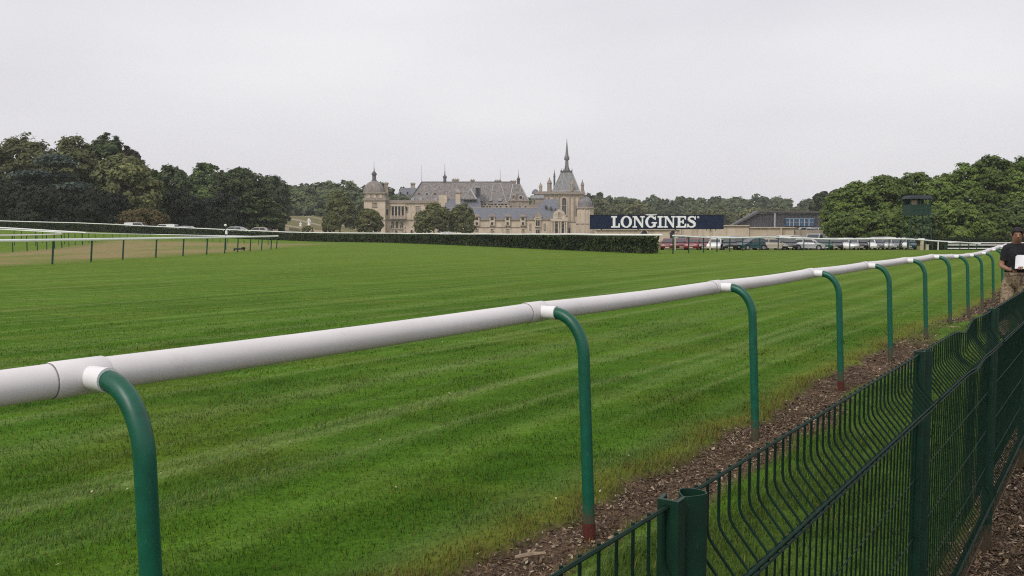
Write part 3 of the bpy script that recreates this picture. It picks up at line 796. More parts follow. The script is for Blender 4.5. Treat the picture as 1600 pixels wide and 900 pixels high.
def crown_points(R, H, nl, n, kind, seed):
    """points and outward directions on an uneven crown: many lobes, gaps between them. R: half width, H: height"""
    g = np.random.default_rng(seed)
    if kind == 'cedar':                                      # flat layered plates
        npl = nl
        lev = np.linspace(.12, .97, npl) + g.normal(0, .02, npl)
        an = g.uniform(0, 2 * PI, npl * 3)
        cs = []; rs = []
        for k in range(npl * 3):
            t = lev[k % npl]; reach = R * (1.05 - .75 * t ** 1.6) * g.uniform(.35, .75)
            cs.append((reach * math.cos(an[k]), reach * math.sin(an[k]), H * t)); rs.append((R * g.uniform(.34, .52) * (1.1 - .5 * t), H * .035))
        cs.append((0, 0, H * .95)); rs.append((R * .3, H * .05))
        cs = np.array(cs); rs = np.array(rs)
        w = rs[:, 0] ** 2; idx = g.choice(len(cs), n, p=w / w.sum())
        d = g.normal(0, 1, (n, 3)); d /= np.linalg.norm(d, axis=1, keepdims=True)
        rad = g.uniform(.3, 1.05, n)[:, None] ** .7
        P = cs[idx] + d * rad * np.stack((rs[idx, 0], rs[idx, 0], rs[idx, 1] * 1.6), -1)
        P[:, 2] -= (d[:, 0] ** 2 + d[:, 1] ** 2) * rad[:, 0] * H * .02
        Nn = d * np.array([.3, .3, 1]) + np.array([0, 0, .9])
        tint = g.uniform(0, 1, len(cs))[idx] * .4 + g.uniform(0, .6, n)
        return P, Nn, tint
    # an uneven dome: bunches of leaves over a bulging envelope and through its volume
    nb = nl * 5
    u = g.normal(0, 1, (nb, 3)); u /= np.linalg.norm(u, axis=1, keepdims=True)
    low_ = u[:, 2] < -.55; u[low_, 2] *= -.6
    u /= np.linalg.norm(u, axis=1, keepdims=True)
    big = g.normal(0, 1, (9, 3)); big /= np.linalg.norm(big, axis=1, keepdims=True)
    amp = g.uniform(-.13, .17, 9)
    bulge = (np.exp((u @ big.T - 1) * 7) * amp).sum(1)
    shell = np.where(g.random(nb) < .72, g.uniform(.80, .96, nb), g.uniform(.30, .80, nb))
    rr = (1 + bulge) * shell * g.uniform(.93, 1.06, nb)
    wide = 1.0 - .10 * np.maximum(0, u[:, 2])
    if kind == 'tall': wide = wide * (1 - .22 * np.maximum(0, u[:, 2]))
    dome = np.sign(u[:, 2]) * np.abs(u[:, 2]) ** .85
    cs = np.stack((u[:, 0] * rr * R * wide, u[:, 1] * rr * R * wide, H * (.44 + .52 * dome * rr)), -1)
    br = R * g.uniform(.11, .24, nb)
    zs = .55 if kind == 'plate' else .75
    w = br ** 2 * np.where(shell > .8, 1.35, .8); idx = g.choice(nb, n, p=w / w.sum())
    d = g.normal(0, 1, (n, 3)); d += u[idx] * .75 + np.array([0, 0, .35]); d /= np.linalg.norm(d, axis=1, keepdims=True)
    rad = np.abs(g.normal(.85, .28, n))
    P = cs[idx] + d * (rad * br[idx])[:, None] * np.array([1, 1, zs])
    side = np.floor((u @ big.T).argmax(1))
    tint = g.uniform(0, 1, nb)[idx] * .5 + g.uniform(0, 1, 9)[side.astype(int)][idx] * .15 + g.uniform(0, .4, n)
    Nn = d + u[idx] * .4 + np.array([0, 0, .45])
    return P, Nn, tint
PROTO = {}
def crown_proto(kind, lm, R, H, nl, n, leaf, seed):
    P, Nn, t = crown_points(R, H, nl, n, kind, seed)
    me = leaf_cloud('crown', P, Nn, leaf, LM[lm], t, .45, link=False)
    return me
def trunk_mb(h, r, R, seed, limbs=6):
    g = random.Random(seed); m = MB()
    pts = [(0, 0, -.3), (0, 0, .0), (g.uniform(-.1, .1) * r, g.uniform(-.1, .1), h * .3), (g.uniform(-.4, .4) * r, g.uniform(-.4, .4) * r, h * .62), (g.uniform(-1, 1) * r, g.uniform(-1, 1) * r, h)]
    m.tube(pts, [r * 1.5, r * 1.15, r * .9, r * .65, r * .2], 8)
    for i in range(limbs):
        a = 2 * PI * i / limbs + g.uniform(-.4, .4); z0 = h * g.uniform(.3, .7)
        e = R * g.uniform(.45, .7)
        m.tube([(0, 0, z0), (e * .45 * math.cos(a), e * .45 * math.sin(a), z0 + h * .10), (e * math.cos(a), e * math.sin(a), z0 + h * .26)], [r * .5, r * .32, r * .08], 6)
    return m
def tree(name, label, px, top, halfw, Y, lm, kind='round', base=None, group=None, seed=0, leaf=.5, n=6500, nl=30, low=.10, cat='tree'):
    """px: column; top: picture row of the crown's top; halfw: half width in photo pixels; Y: metres away"""
    x = wx(px, Y); g0 = g1(x, Y)
    Ht = wz(top, Y) - g0; R = halfw * Y * CP / F
    root = thing(name, label, cat, (x, Y, g0), rnd.uniform(-.4, .4), group)
    bh = Ht * low; H = Ht - bh
    P, Nn, t = crown_points(R, H * .96, nl, n, kind, 100 + seed)
    P[:, 2] += bh - .02 * H
    P[:, 2] = np.maximum(P[:, 2], .15 + .3 * npr.random(len(P)))
    mx = np.percentile(P[:, 2], 99.3); P[:, 2] = np.where(P[:, 2] > bh, bh + (P[:, 2] - bh) * (Ht - bh) / (mx - bh), P[:, 2])
    ex = np.percentile(np.abs(P[:, 0]), 98); P[:, :2] *= 1.06 * R / ex
    o = leaf_cloud('crown', P, Nn, leaf, LM[lm], t, .5); o.parent = root
    tr = trunk_mb(Ht * .8, max(.10, Ht * .018), R, seed).build('trunk', M['bark'], root, smooth=True)
    return root
GL = 'trees of the wood behind the hedge'
TL = [
 ('broadleaf_tree', 'olive green broad tree cut by the photo edge beside the hilltop wood', -22, 218, 46, 206, 'olive', 'round', 6500, 34),
 ('broadleaf_tree', 'yellowish broad tree topping the wood above the layered cedar', 45, 216, 46, 212, 'olive', 'round', 7000, 36),
 ('cedar_tree', 'blue-grey cedar with flat layered branches in the darkest wood', 82, 243, 62, 192, 'cedar', 'cedar', 9000, 11),
 ('broadleaf_tree', 'yellow-green broad tree rising between the cedar and the copper beech', 122, 217, 44, 210, 'olive', 'round', 7000, 34),
 ('broadleaf_tree', 'tall dark green tree forming the highest top of the wood', 172, 213, 34, 214, 'dark', 'tall', 6500, 32),
 ('copper_beech', 'dark purple copper beech on the shoulder of the tall wood', 208, 231, 24, 211, 'copper', 'round', 5500, 26),
 ('broadleaf_tree', 'large olive tree with pale leaf clumps below the copper beech', 196, 246, 44, 196, 'olive', 'round', 8500, 42),
 ('yew_tree', 'almost black yew at the wood foot below the cedar', 70, 290, 52, 184, 'yew', 'round', 6500, 30),
 ('yew_tree', 'almost black yew at the wood foot beside the photo edge', -5, 284, 46, 186, 'yew', 'round', 6000, 28),
 ('yew_tree', 'almost black yew at the wood foot behind the bronze shrub', 150, 298, 46, 183, 'yew', 'round', 6000, 28),
 ('broadleaf_tree', 'narrow fresh green tree lighting the gap right beside the olive tree', 243, 268, 17, 206, 'bright', 'tall', 4500, 22),
 ('broadleaf_tree', 'slim dark tree standing apart just past the fresh green tree', 273, 261, 27, 226, 'dark', 'tall', 6000, 28),
 ('broadleaf_tree', 'light green tree with the highest top in the middle of the wood', 328, 257, 27, 256, 'mid', 'round', 6000, 28),
 ('broadleaf_tree', 'pale drooping tree in front of the light green tree', 313, 291, 34, 230, 'mid', 'plate', 6500, 26),
 ('broadleaf_tree', 'big dark tree with a ragged top beside the forecourt', 374, 265, 36, 240, 'dark', 'round', 8500, 40),
 ('cedar_tree', 'dark spreading tree with layered boughs at the forecourt edge', 402, 296, 34, 222, 'dark', 'cedar', 7000, 11),
 ('broadleaf_tree', 'dark low tree filling the wood foot between the slim tree and the big dark tree', 345, 305, 36, 218, 'yew', 'round', 6500, 28),
 ('broadleaf_tree', 'dark low tree at the wood foot under the slim dark tree', 282, 300, 30, 212, 'yew', 'round', 6000, 26),
 ('broadleaf_tree', 'grey-green round tree behind the big dark tree', 428, 276, 24, 300, 'dark', 'round', 5000, 26),
]
for i, (nm, lab, px, top, hw, Y, lm, kd, n, nl) in enumerate(TL):
    tree(nm, lab, px, top, hw, Y, lm, kd, group=GL, seed=i, leaf=.46, n=int(n * 1.5), nl=nl, low=.04 if lm == 'yew' else .09)
tree('shrub', 'wide bronze shrub at the wood foot behind the white car roofs', 224, 327, 34, 176, 'bronze', 'round', seed=50, leaf=.32, n=4500, nl=26, low=.02, cat='shrub')
tree('shrub', 'small rounded green shrub on the gravel before the lawn terraces', 481, 353, 8, 240, 'olive', 'round', seed=51, leaf=.2, n=1200, nl=12, low=.02, cat='shrub')
GC = 'round chestnut trees in front of the castle'
CH = [
 ('largest chestnut tree, standing clear of the castle tower wall', 531, 299, 21, 300, 'chestnut'),
 ('small round chestnut tree tucked against the foot of the largest chestnut', 517, 333, 13, 290, 'chestnut'),
 ('broad chestnut tree hiding the foot of the domed castle tower', 578, 327, 18, 296, 'chestnut'),
 ('wide dark chestnut tree in front of the shuttered castle window', 678, 319, 27, 298, 'chestnut'),
 ('round chestnut tree touching the low slate-roofed castle wing', 722, 320, 19, 300, 'chestnut'),
]
for i, (lab, px, top, hw, Y, lm) in enumerate(CH):
    tree('chestnut_tree', lab, px, top, hw, Y, lm, 'tall' if i == 0 else 'round', group=GC, seed=70 + i, leaf=.42, n=9500, nl=46, low=.04)
GR = 'trees behind the car park and the track'
TR = [
 ('bright green tree at the end of the roofed building', 1312, 301, 25, 178),
 ('bushy bright tree bending down behind the white cars', 1336, 286, 32, 168),
 ('full bright tree just past the bushy tree by the cars', 1378, 277, 38, 164),
 ('rounded green tree rising behind the dark green tower roof', 1424, 272, 38, 166),
 ('wide green tree on the far side of the dark green tower', 1468, 275, 34, 160),
 ('tall green tree at the step where the wood rises', 1512, 257, 36, 160),
 ('tallest green tree of the wood, above the standing man', 1548, 247, 38, 158),
 ('tall green tree cut by the photo edge above the man', 1598, 250, 44, 156),
 ('low bright tree spreading just behind the last white cars', 1340, 330, 40, 146),
 ('low green tree between the parked cars and the tower legs', 1388, 328, 30, 148),
 ('low dark tree hard against the tower legs', 1432, 326, 30, 149),
 ('low green tree above the dark hedge by the three rails', 1490, 318, 36, 150),
 ('low pale tree above the dark hedge nearest the man', 1540, 322, 32, 149),
 ('low dark tree cut by the photo edge behind the man', 1592, 318, 34, 148),
]
for i, (lab, px, top, hw, Y) in enumerate(TR):
    tree('acacia_tree' if i < 8 else 'broadleaf_tree', lab, px, top, hw, Y, 'acacia' if i not in (10, 13) else 'mid', 'plate', group=GR, seed=30 + i, leaf=.28, n=15000, nl=52, low=.03)
tree('broadleaf_tree', 'dark distant tree beside the end of the roofed building', 1284, 301, 17, 330, 'dark', 'round', seed=90, leaf=.8, n=4000, nl=26)
tree('broadleaf_tree', 'dark distant tree peeping over the first bright tree', 1306, 298, 18, 300, 'dark', 'round', seed=91, leaf=.8, n=4000, nl=26)

# far woods: nobody could count them, one mass each
def wood(name, label, rows, lm, leaf, per, seed, R0):
    g = np.random.default_rng(seed)
    Ps = []; Ns = []; Ts = []
    for (px0, px1, top0, top1, Y, jit) in rows:
        x0, x1 = wx(px0, Y), wx(px1, Y)
        k = max(2, int(abs(x1 - x0) / (R0 * 1.15)))
        for i in range(k):
            f = (i + g.uniform(.2, .8)) / k
            x = x0 + (x1 - x0) * f; y = Y + g.uniform(-12, 12)
            tp = top0 + (top1 - top0) * f + g.uniform(-jit, jit)
            g0 = g1(x, y); Ht = wz(tp, y) - g0
            R = R0 * g.uniform(.8, 1.25)
            P, Nn, t = crown_points(R, Ht * .96, 18, per, 'round', int(g.integers(1e6)))
            P[:, 2] = np.maximum(P[:, 2], .4)
            P += np.array([x, y, g0])
            Ps.append(P); Ns.append(Nn); Ts.append(t * .75 + g.uniform(-.05, .35))
    o = leaf_cloud('crown', np.concatenate(Ps), np.concatenate(Ns), leaf, LM[lm], np.concatenate(Ts), .5)
    o.name = name
    return tag(o, label, 'wood', kind='stuff')
wood('distant_wood', 'distant dark wood on the rise behind the lawn terraces and castle', [(390, 680, 278, 286, 470, 4), (400, 660, 296, 300, 445, 5), (410, 520, 312, 318, 432, 5), (520, 680, 310, 315, 455, 4), (640, 860, 300, 302, 560, 3)], 'wood', 1.3, 1500, 5, 9)
wood('distant_wood', 'distant green wood closing the view behind the navy board and stone wall', [(850, 960, 298, 300, 590, 2), (905, 1080, 304, 308, 640, 3), (1060, 1310, 304, 309, 640, 3), (900, 1310, 322, 322, 590, 4), (905, 1310, 338, 338, 540, 4)], 'wood', 1.35, 1500, 6, 9)
wood('nearer_wood', 'yellow-green trees massed just behind the round chapel tower', [(925, 1010, 308, 312, 520, 2), (1080, 1290, 324, 322, 505, 4)], 'olive', 1.1, 1700, 8, 8)
wood('wood_backing', 'dark mass of trees filling the wood behind the hedge', [(-120, 240, 255, 252, 235, 6), (-60, 240, 300, 300, 222, 6), (240, 440, 285, 285, 285, 5), (250, 440, 315, 315, 262, 6)], 'dark', .8, 1600, 9, 6)
wood('wood_backing', 'dark mass of trees filling the wood behind the car park', [(1310, 1700, 300, 285, 196, 5), (1330, 1720, 335, 330, 176, 4)], 'mid', .5, 1800, 10, 4)
# ------------------------------------------------------------------ the castle (metres; columns and rows were measured, then placed at real depths)
def bx(m, px0, px1, py0, py1, y0, y1, mi=0, ref=None):
    r = ref or y0
    z1 = wz(py0, r); z0 = -1.5 if py1 is None else wz(py1, r)
    m.box(wx(px0, r), wx(px1, r), y0, y1, z0, z1, mi)
def hip(m, b0, b1, pyb, t0, t1, pyt, y0, y1, yt0, yt1, mi=0):
    r = y0
    m.frustum(wx(b0, r), wx(b1, r), y0, y1, wz(pyb, r), wx(t0, yt0), wx(t1, yt0), yt0, yt1, wz(pyt, yt0), mi)
def window_part(root, px, py0, py1, w, y, arched=False, mull=1, mat_='pane', frame='trim', proud=.28, name='window'):
    """stone surround with a dark pane set back inside it; px width w"""
    x0, x1 = wx(px - w / 2, y), wx(px + w / 2, y); z0, z1 = wz(py1, y), wz(py0, y)
    t = min(.32, (x1 - x0) * .2)
    m = MB()
    m.box(x0 - t, x0, y - proud, y + .05, z0 - t, z1); m.box(x1, x1 + t, y - proud, y + .05, z0 - t, z1)
    m.box(x0 - t * 1.5, x1 + t * 1.5, y - proud - .1, y + .05, z0 - t * 1.3, z0)
    if arched:
        n = 9; r0 = (x1 - x0) / 2; cx = (x0 + x1) / 2
        for i in range(n):
            a0, a1 = PI * i / n, PI * (i + 1) / n
            P = [(cx + r0 * math.cos(a0), z1 + r0 * math.sin(a0)), (cx + (r0 + t) * math.cos(a0), z1 + (r0 + t) * math.sin(a0)), (cx + (r0 + t) * math.cos(a1), z1 + (r0 + t) * math.sin(a1)), (cx + r0 * math.cos(a1), z1 + r0 * math.sin(a1))]
            m.prism_xz(P, y - proud, y + .05)
    else:
        m.box(x0 - t * 1.5, x1 + t * 1.5, y - proud - .08, y + .05, z1, z1 + t * 1.3)
    for k in range(mull):
        xm = x0 + (x1 - x0) * (k + 1) / (mull + 1)
        m.box(xm - .07, xm + .07, y - proud * .6, y + .03, z0, z1)
    if z1 - z0 > 3.2: m.box(x0, x1, y - proud * .55, y + .02, z0 + (z1 - z0) * .62, z0 + (z1 - z0) * .62 + .14)
    f = m.build(name, M[frame], root)
    p = MB()
    if arched:
        r0 = (x1 - x0) / 2; cx = (x0 + x1) / 2
        P = [(x0, z0), (x1, z0)] + [(cx + r0 * math.cos(PI * i / 10), z1 + r0 * math.sin(PI * i / 10)) for i in range(11)]
        p.prism_xz(P, y - .04, y + .02)
    else: p.box(x0, x1, y - .04, y + .02, z0, z1)
    p.build('pane', M[mat_], f)
    return f
def finial(m, px, py0, py1, Y, w=.16, mi=0):
    x = wx(px, Y); z0, z1 = wz(py1, Y), wz(py0, Y); h = z1 - z0
    m.lathe(x, Y, [(w * 2.2, z0), (w * .9, z0 + h * .08), (w, z0 + h * .15), (w * 2.0, z0 + h * .22), (w * .8, z0 + h * .30), (w * .55, z0 + h * .6), (w * .2, z1)], 8, mi)
def chimney(root, px0, px1, py0, py1, Y, dep=1.6, mt='stone_dark'):
    m = MB()
    bx(m, px0, px1, py0 + 2, py1, Y, Y + dep)
    bx(m, px0 - .9, px1 + .9, py0 + 1.2, py0 + 2.6, Y - .25, Y + dep + .25)
    x0, x1 = wx(px0, Y), wx(px1, Y)
    k = max(2, int((x1 - x0) / .8))
    for i in range(k):
        xx = x0 + (x1 - x0) * (i + .5) / k
        m.lathe(xx, Y + dep / 2, [(.26, wz(py0 + 1.3, Y)), (.22, wz(py0 - .3, Y))], 8)
    m.build('chimney', M[mt], root)

castle = thing('castle', 'large pale stone castle with steep weathered slate roofs beyond the hedge', 'castle', (0, 0, 0))
C_ = castle
# --- domed corner tower
m = MB(); bx(m, 569, 602, 313, None, 416, 427.5); m.build('tower_wall', M['stone'], C_)
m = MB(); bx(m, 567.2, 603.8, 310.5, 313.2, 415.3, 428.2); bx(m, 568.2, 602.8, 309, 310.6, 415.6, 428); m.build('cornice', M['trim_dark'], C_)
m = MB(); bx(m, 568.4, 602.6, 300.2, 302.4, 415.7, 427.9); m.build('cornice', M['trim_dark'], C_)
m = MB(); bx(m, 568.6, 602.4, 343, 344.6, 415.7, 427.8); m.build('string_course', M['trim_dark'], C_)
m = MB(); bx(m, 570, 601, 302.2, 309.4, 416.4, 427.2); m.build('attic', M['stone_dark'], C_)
for px in (576, 585.5, 595): window_part(C_, px, 304, 308, 3.4, 416.4, mull=0, mat_='trim', proud=.2)
m = MB()
cx, cy = wx(585.5, 421.8), 421.8
k = 421.8 * CP / F
prof = [(15.4, 301.5), (15.0, 298), (14.2, 294), (12.6, 290.5), (10.2, 287.3), (7.2, 285), (4.4, 283.4), (3.8, 283)]
b = []
rings = []
for w_, py in prof:
    z = wz(py, cy); r = w_ * k; c_ = r * .72
    rings.append([(cx - r, cy - c_, z), (cx - c_, cy - r, z), (cx + c_, cy - r, z), (cx + r, cy - c_, z), (cx + r, cy + c_, z), (cx + c_, cy + r, z), (cx - c_, cy + r, z), (cx - r, cy + c_, z)])
vs = [p for r_ in rings for p in r_]; fs = []
for j in range(len(rings) - 1):
    for i in range(8): fs.append((j * 8 + i, j * 8 + (i + 1) % 8, (j + 1) * 8 + (i + 1) % 8, (j + 1) * 8 + i))
fs.append(tuple((len(rings) - 1) * 8 + i for i in range(8)))
m.add(vs, fs); m.build('dome', M['dome_stone'], C_)
m = MB(); m.lathe(cx, cy, [(1.35, wz(283.3, cy)), (1.15, wz(281.5, cy)), (.95, wz(280.5, cy)), (.9, wz(274, cy)), (1.25, wz(273.4, cy)), (1.3, wz(272.4, cy)), (1.0, wz(270, cy)), (.5, wz(268.3, cy)), (.18, wz(266.8, cy)), (.25, wz(265.4, cy)), (.1, wz(262, cy)), (.03, wz(251, cy))], 10); m.build('lantern', M['roof_dark'], C_, smooth=True)
window_part(C_, 585.5, 317.5, 322.5, 5, 416, mull=0, mat_='stone_dark', frame='trim_dark')
chimney(C_, 601.2, 606.2, 284.5, 316, 423, 2.2)
# --- loggia wing
m = MB(); bx(m, 602, 692, 316, None, 420, 440)
m.build('wing_wall', M['stone'], C_)
m = MB(); bx(m, 602.2, 693, 314, 317.2, 419.2, 440.5); bx(m, 602.2, 692.5, 312.8, 314.1, 419.5, 440.2); m.build('cornice', M['trim_dark'], C_)
m = MB(); bx(m, 609, 634, 340.2, 342.6, 417.6, 420); m.build('balcony', M['trim_dark'], C_)
m = MB(); bx(m, 602.2, 692.5, 342.7, 344.2, 419.6, 420); m.build('string_course', M['trim_dark'], C_)
m = MB(); bx(m, 611, 632.5, 322, 340, 419.85, 420.1); m.build('loggia_shade_panel', M['pane'], C_)  # shade inside the open loggia, painted as a flat dark panel
m = MB()
for px in (611.5, 616.6, 621.8, 627, 632.2): 
    Y = 419.0; x = wx(px, Y); m.lathe(x, Y, [(.46, wz(340.3, Y)), (.33, wz(339.3, Y)), (.28, wz(323.4, Y)), (.46, wz(322.2, Y))], 10)
bx(m, 610, 633.6, 319.6, 322.2, 418.6, 420); m.build('colonnade', M['trim'], C_)
m = MB()
for i in range(22):
    px = 610 + i * 1.08; x = wx(px, 417.8); m.box(x - .09, x + .09, 417.75, 417.9, wz(340.2, 417.8), wz(337.6, 417.8))
bx(m, 609.4, 633.6, 337, 337.6, 417.65, 418.0); m.build('balustrade', M['trim'], C_)
for px in (613.5, 620.5, 627.5): window_part(C_, px, 348.5, 357, 4.2, 420, arched=True, mull=1)
for px in (605.3,): window_part(C_, px, 327, 336, 3, 420, mull=0)
window_part(C_, 653, 322, 340, 6.4, 420, mull=1, mat_='trim_dark')
for px in (619, 643.3): window_part(C_, px, 360.8, 364.6, 2.8, 420, arched=True, mull=0)
window_part(C_, 636, 323.5, 330.5, 2.4, 420, mull=0)
m = MB()                                                    # carved work below the loggia balcony
cr = random.Random(5)
for i in range(34):
    px = cr.uniform(609, 633); py = cr.uniform(344.5, 362); w_ = cr.uniform(.5, 1.5); h_ = cr.uniform(.6, 2.4)
    bx(m, px, px + w_, py, py + h_, 419.75 - cr.uniform(0, .25), 420.05)
m.build('carving', M['stone_dark'], C_)
# --- back roof beyond the loggia
m = MB(); hip(m, 617, 660, 312, 627, 650, 293.5, 441, 454, 446, 449); m.build('roof', M['slate'], C_)
m = MB(); bx(m, 617, 642, 307, 315, 440.4, 442); m.build('parapet', M['stone_dark'], C_)
for px in (626.5, 637.5): window_part(C_, px, 299.5, 304.5, 3, 441.8, mull=0, frame='lead', proud=.7, name='dormer')
chimney(C_, 642.2, 648.2, 285, 308, 447, 2)
# --- great roof
m = MB(); hip(m, 637, 694, 317, 659.5, 694, 284.6, 422, 446, 434, 434.4)
hip(m, 693.8, 801, 318.5, 693.8, 801, 284.6, 422.4, 446, 434, 434.4); m.build('roof', M['roof_old'], C_)
m = MB()
def strip(p0, p1, r=.32): m.tube([p0, p1], r, 6)
strip((wx(637.5, 421.9), 421.9, wz(316.8, 421.9)), (wx(659.5, 434), 433.9, wz(284.5, 434)))
strip((wx(659.5, 434), 434.1, wz(284.4, 434)), (wx(801, 434), 434.1, wz(284.4, 434)), .3)
m.build('ridge_lead', M['roof_dark'], C_)
for px in (655.5, 667.5, 680):                                # round dormer windows
    Y = 424.4 + (317 - 304) * .0 + 3.2
    x, z = wx(px, Y), wz(303.8, Y)
    m = MB(); m.prism_xz([(x + 1.05 * math.cos(2 * PI * i / 16), z + 1.15 * math.sin(2 * PI * i / 16)) for i in range(16)], Y - .9, Y + 2.5); f = m.build('dormer', M['trim_dark' if px != 667.5 else 'lead'], C_)
    m = MB(); m.prism_xz([(x + .62 * math.cos(2 * PI * i / 16), z + .68 * math.sin(2 * PI * i / 16)) for i in range(16)], Y - .96, Y - .8); m.build('pane', M['pane'], f)
for px in (645, 657.5, 681, 753, 767, 781):
    Y = 423.6; x, z = wx(px, Y), wz(311.5, Y)
    m = MB(); m.prism_xz([(x - .8, z - .8), (x + .8, z - .8), (x + .8, z + .3), (x, z + 1.0), (x - .8, z + .3)], Y - .6, Y + 2.5); m.build('dormer', M['lead'], C_)
for a in ((707, 717, 278.8, 288), (735.5, 741.5, 279.8, 288), (773.5, 782.5, 280.6, 289), (797.5, 806.5, 281.4, 292)): chimney(C_, a[0], a[1], a[2], a[3], 434.4, 1.6)
m = MB(); x = wx(695.5, 434.2); Y = 434.2
m.lathe(x, Y, [(1.0, wz(286, Y)), (.8, wz(283, Y)), (.75, wz(278.6, Y)), (1.1, wz(277.6, Y)), (.95, wz(275.5, Y)), (.35, wz(273.6, Y)), (.10, wz(266, Y)), (.03, wz(255, Y))], 8); m.build('roof_turret', M['roof_dark'], C_, smooth=True)
m = MB(); m.tube([(wx(659.5, 434), 434.2, wz(286, 434)), (wx(659.3, 434), 434.2, wz(258, 434))], [.11, .03], 6); m.build('lightning_rod', M['roof_dark'], C_)
m = MB(); m.tube([(wx(782, 434), 434.2, wz(284, 434)), (wx(782, 434), 434.2, wz(264, 434))], [.10, .03], 6); m.build('lightning_rod', M['roof_dark'], C_)
# broad hip seams on the great roof
m = MB()
for (a0, b0, a1, b1) in ((792, 317, 782, 287), (728, 313, 742, 287), (766, 316, 771, 288)):
    Ya, Yb = 422.6, 433.5
    ya = 422.4 + (434 - 422.4) * (318.5 - b0) / 34.; yb = 422.4 + (434 - 422.4) * (318.5 - b1) / 34.
    m.tube([(wx(a0, ya), ya - .05, wz(b0, ya)), (wx(a1, yb), yb - .05, wz(b1, yb))], .17, 6)
m.build('seam', M['lead'], C_)
# --- court side pieces that stand in front of the great roof
m = MB(); bx(m, 686, 699, 305, 345, 414, 422); m.build('stair_block', M['stone'], C_)
m = MB(); bx(m, 712, 719.5, 301, 345, 413.5, 419); m.build('stair_turret', M['stone'], C_)
m = MB(); bx(m, 711, 720.5, 299.5, 301.6, 413.1, 419.3); hip(m, 712, 719.5, 299.5, 714.3, 717.2, 295, 413.5, 419, 416, 416.6); m.build('turret_cap', M['trim_dark'], C_)
m = MB(); hip(m, 694, 752, 326, 697, 750, 310.5, 411, 421.5, 416, 416.5); m.build('roof', M['slate'], C_)
m = MB(); hip(m, 723, 745, 311.5, 735.2, 735.8, 296.5, 412.6, 421, 417, 417.4); m.build('pyramid_roof', M['roof_old'], C_)
m = MB(); m.tube([(wx(723.3, 412.6), 412.5, wz(311.3, 412.6)), (wx(735.3, 417), 416.9, wz(296.4, 417))], .2, 6); m.tube([(wx(744.7, 412.6), 412.5, wz(311.3, 412.6)), (wx(735.7, 417), 416.9, wz(296.4, 417))], .34, 6); m.build('seam', M['lead'], C_)
m = MB(); bx(m, 742.8, 750.4, 293, 312, 417.5, 424); f = m.build('tall_dormer', M['slate'], C_)
m = MB(); bx(m, 744, 749.4, 294.2, 307, 417.3, 417.6); m.build('pane', M['pane'], f)
m = MB(); bx(m, 742, 751, 291, 293.2, 417.1, 424.2); m.build('coping', M['lead'], f)
# --- broken stone parapet between the two roofs
m = MB(); bx(m, 748, 842, 320.5, 345, 419.5, 421.5)
for i in range(17):
    px = 749 + i * 5.4; w_ = 1.2 + 1.4 * ((i * 7) % 3) / 2
    bx(m, px, px + w_, 317.6 + 1.6 * ((i * 5) % 3) / 2, 320.6, 419.6, 421.2)
m.build('parapet', M['stone_dark'], C_)
m = MB()
for px in (755, 760, 764.5, 775, 781, 790, 797, 811, 820): bx(m, px, px + 2.4, 321.8, 324.2, 419.35, 419.6)
m.build('parapet_opening', M['pane'], C_)
# --- square end pavilion
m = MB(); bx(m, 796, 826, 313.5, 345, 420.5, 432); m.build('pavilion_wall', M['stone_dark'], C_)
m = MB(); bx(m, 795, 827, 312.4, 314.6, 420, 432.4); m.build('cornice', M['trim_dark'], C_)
m = MB(); hip(m, 796.5, 825.5, 312.5, 801.5, 812.5, 287.5, 420.6, 432, 425, 428); m.build('roof', M['roof_old'], C_)
window_part(C_, 802.4, 305.5, 311, 4, 421.0, mull=0, proud=.9, mat_='trim_dark', name='dormer')
Y = 421.2; x, z = wx(813.6, Y), wz(308.8, Y)
m = MB(); m.prism_xz([(x + 1.1 * math.cos(2 * PI * i / 16), z + 1.2 * math.sin(2 * PI * i / 16)) for i in range(16)], Y - .9, Y + 3); f = m.build('dormer', M['trim'], C_)
m = MB(); m.prism_xz([(x + .75 * math.cos(2 * PI * i / 16), z + .85 * math.sin(2 * PI * i / 16)) for i in range(16)], Y - .96, Y - .8); m.build('pane', M['pane'], f)
m = MB(); 
for (a0, b0, a1, b1) in ((796.6, 312.4, 801.6, 287.6), (825.4, 312.4, 812.4, 287.6)): m.tube([(wx(a0, 420.6), 420.55, wz(b0, 420.6)), (wx(a1, 425), 424.95, wz(b1, 425))], .28, 6)
m.build('seam', M['lead'], C_)
m = MB(); Y = 428; x = wx(810, Y); m.lathe(x, Y, [(.85, wz(293, Y)), (.75, wz(281.5, Y)), (1.0, wz(280.6, Y)), (.85, wz(279.4, Y)), (.3, wz(276.5, Y)), (.09, wz(272, Y)), (.03, wz(264, Y))], 8); m.build('roof_turret', M['roof_dark'], C_, smooth=True)

# --- the low wing in front, with its own slate roofs
wing = thing('castle_wing', 'low castle wing with blue slate roof, stone dormers and columned portal', 'castle wing', (0, 0, 0))
W_ = wing
m = MB(); bx(m, 700, 828, 343.5, None, 404, 416); bx(m, 824, 876, 343, None, 401.5, 417); bx(m, 876, 900, 347, None, 402.5, 412); m.build('wall', M['stone'], W_)
for a in ((700, 823, 342, 344, 403.4, 416.4), (823, 877, 341.4, 343.4, 400.9, 417.4)):
    m = MB(); bx(m, *a); m.build('cornice', M['trim_dark'], W_)
m = MB(); bx(m, 740, 823.8, 354.4, 355.4, 403.7, 404); m.build('string_course', M['trim_dark'], W_)
m = MB(); hip(m, 699.5, 830, 342.2, 702, 838, 325.2, 403.6, 416.3, 409.6, 410); m.build('roof', M['slate'], W_)
m = MB(); m.tube([(wx(702, 409.8), 409.8, wz(325, 409.8)), (wx(838, 409.8), 409.8, wz(325, 409.8))], .26, 6); m.build('ridge_tile', M['trim_dark'], W_)
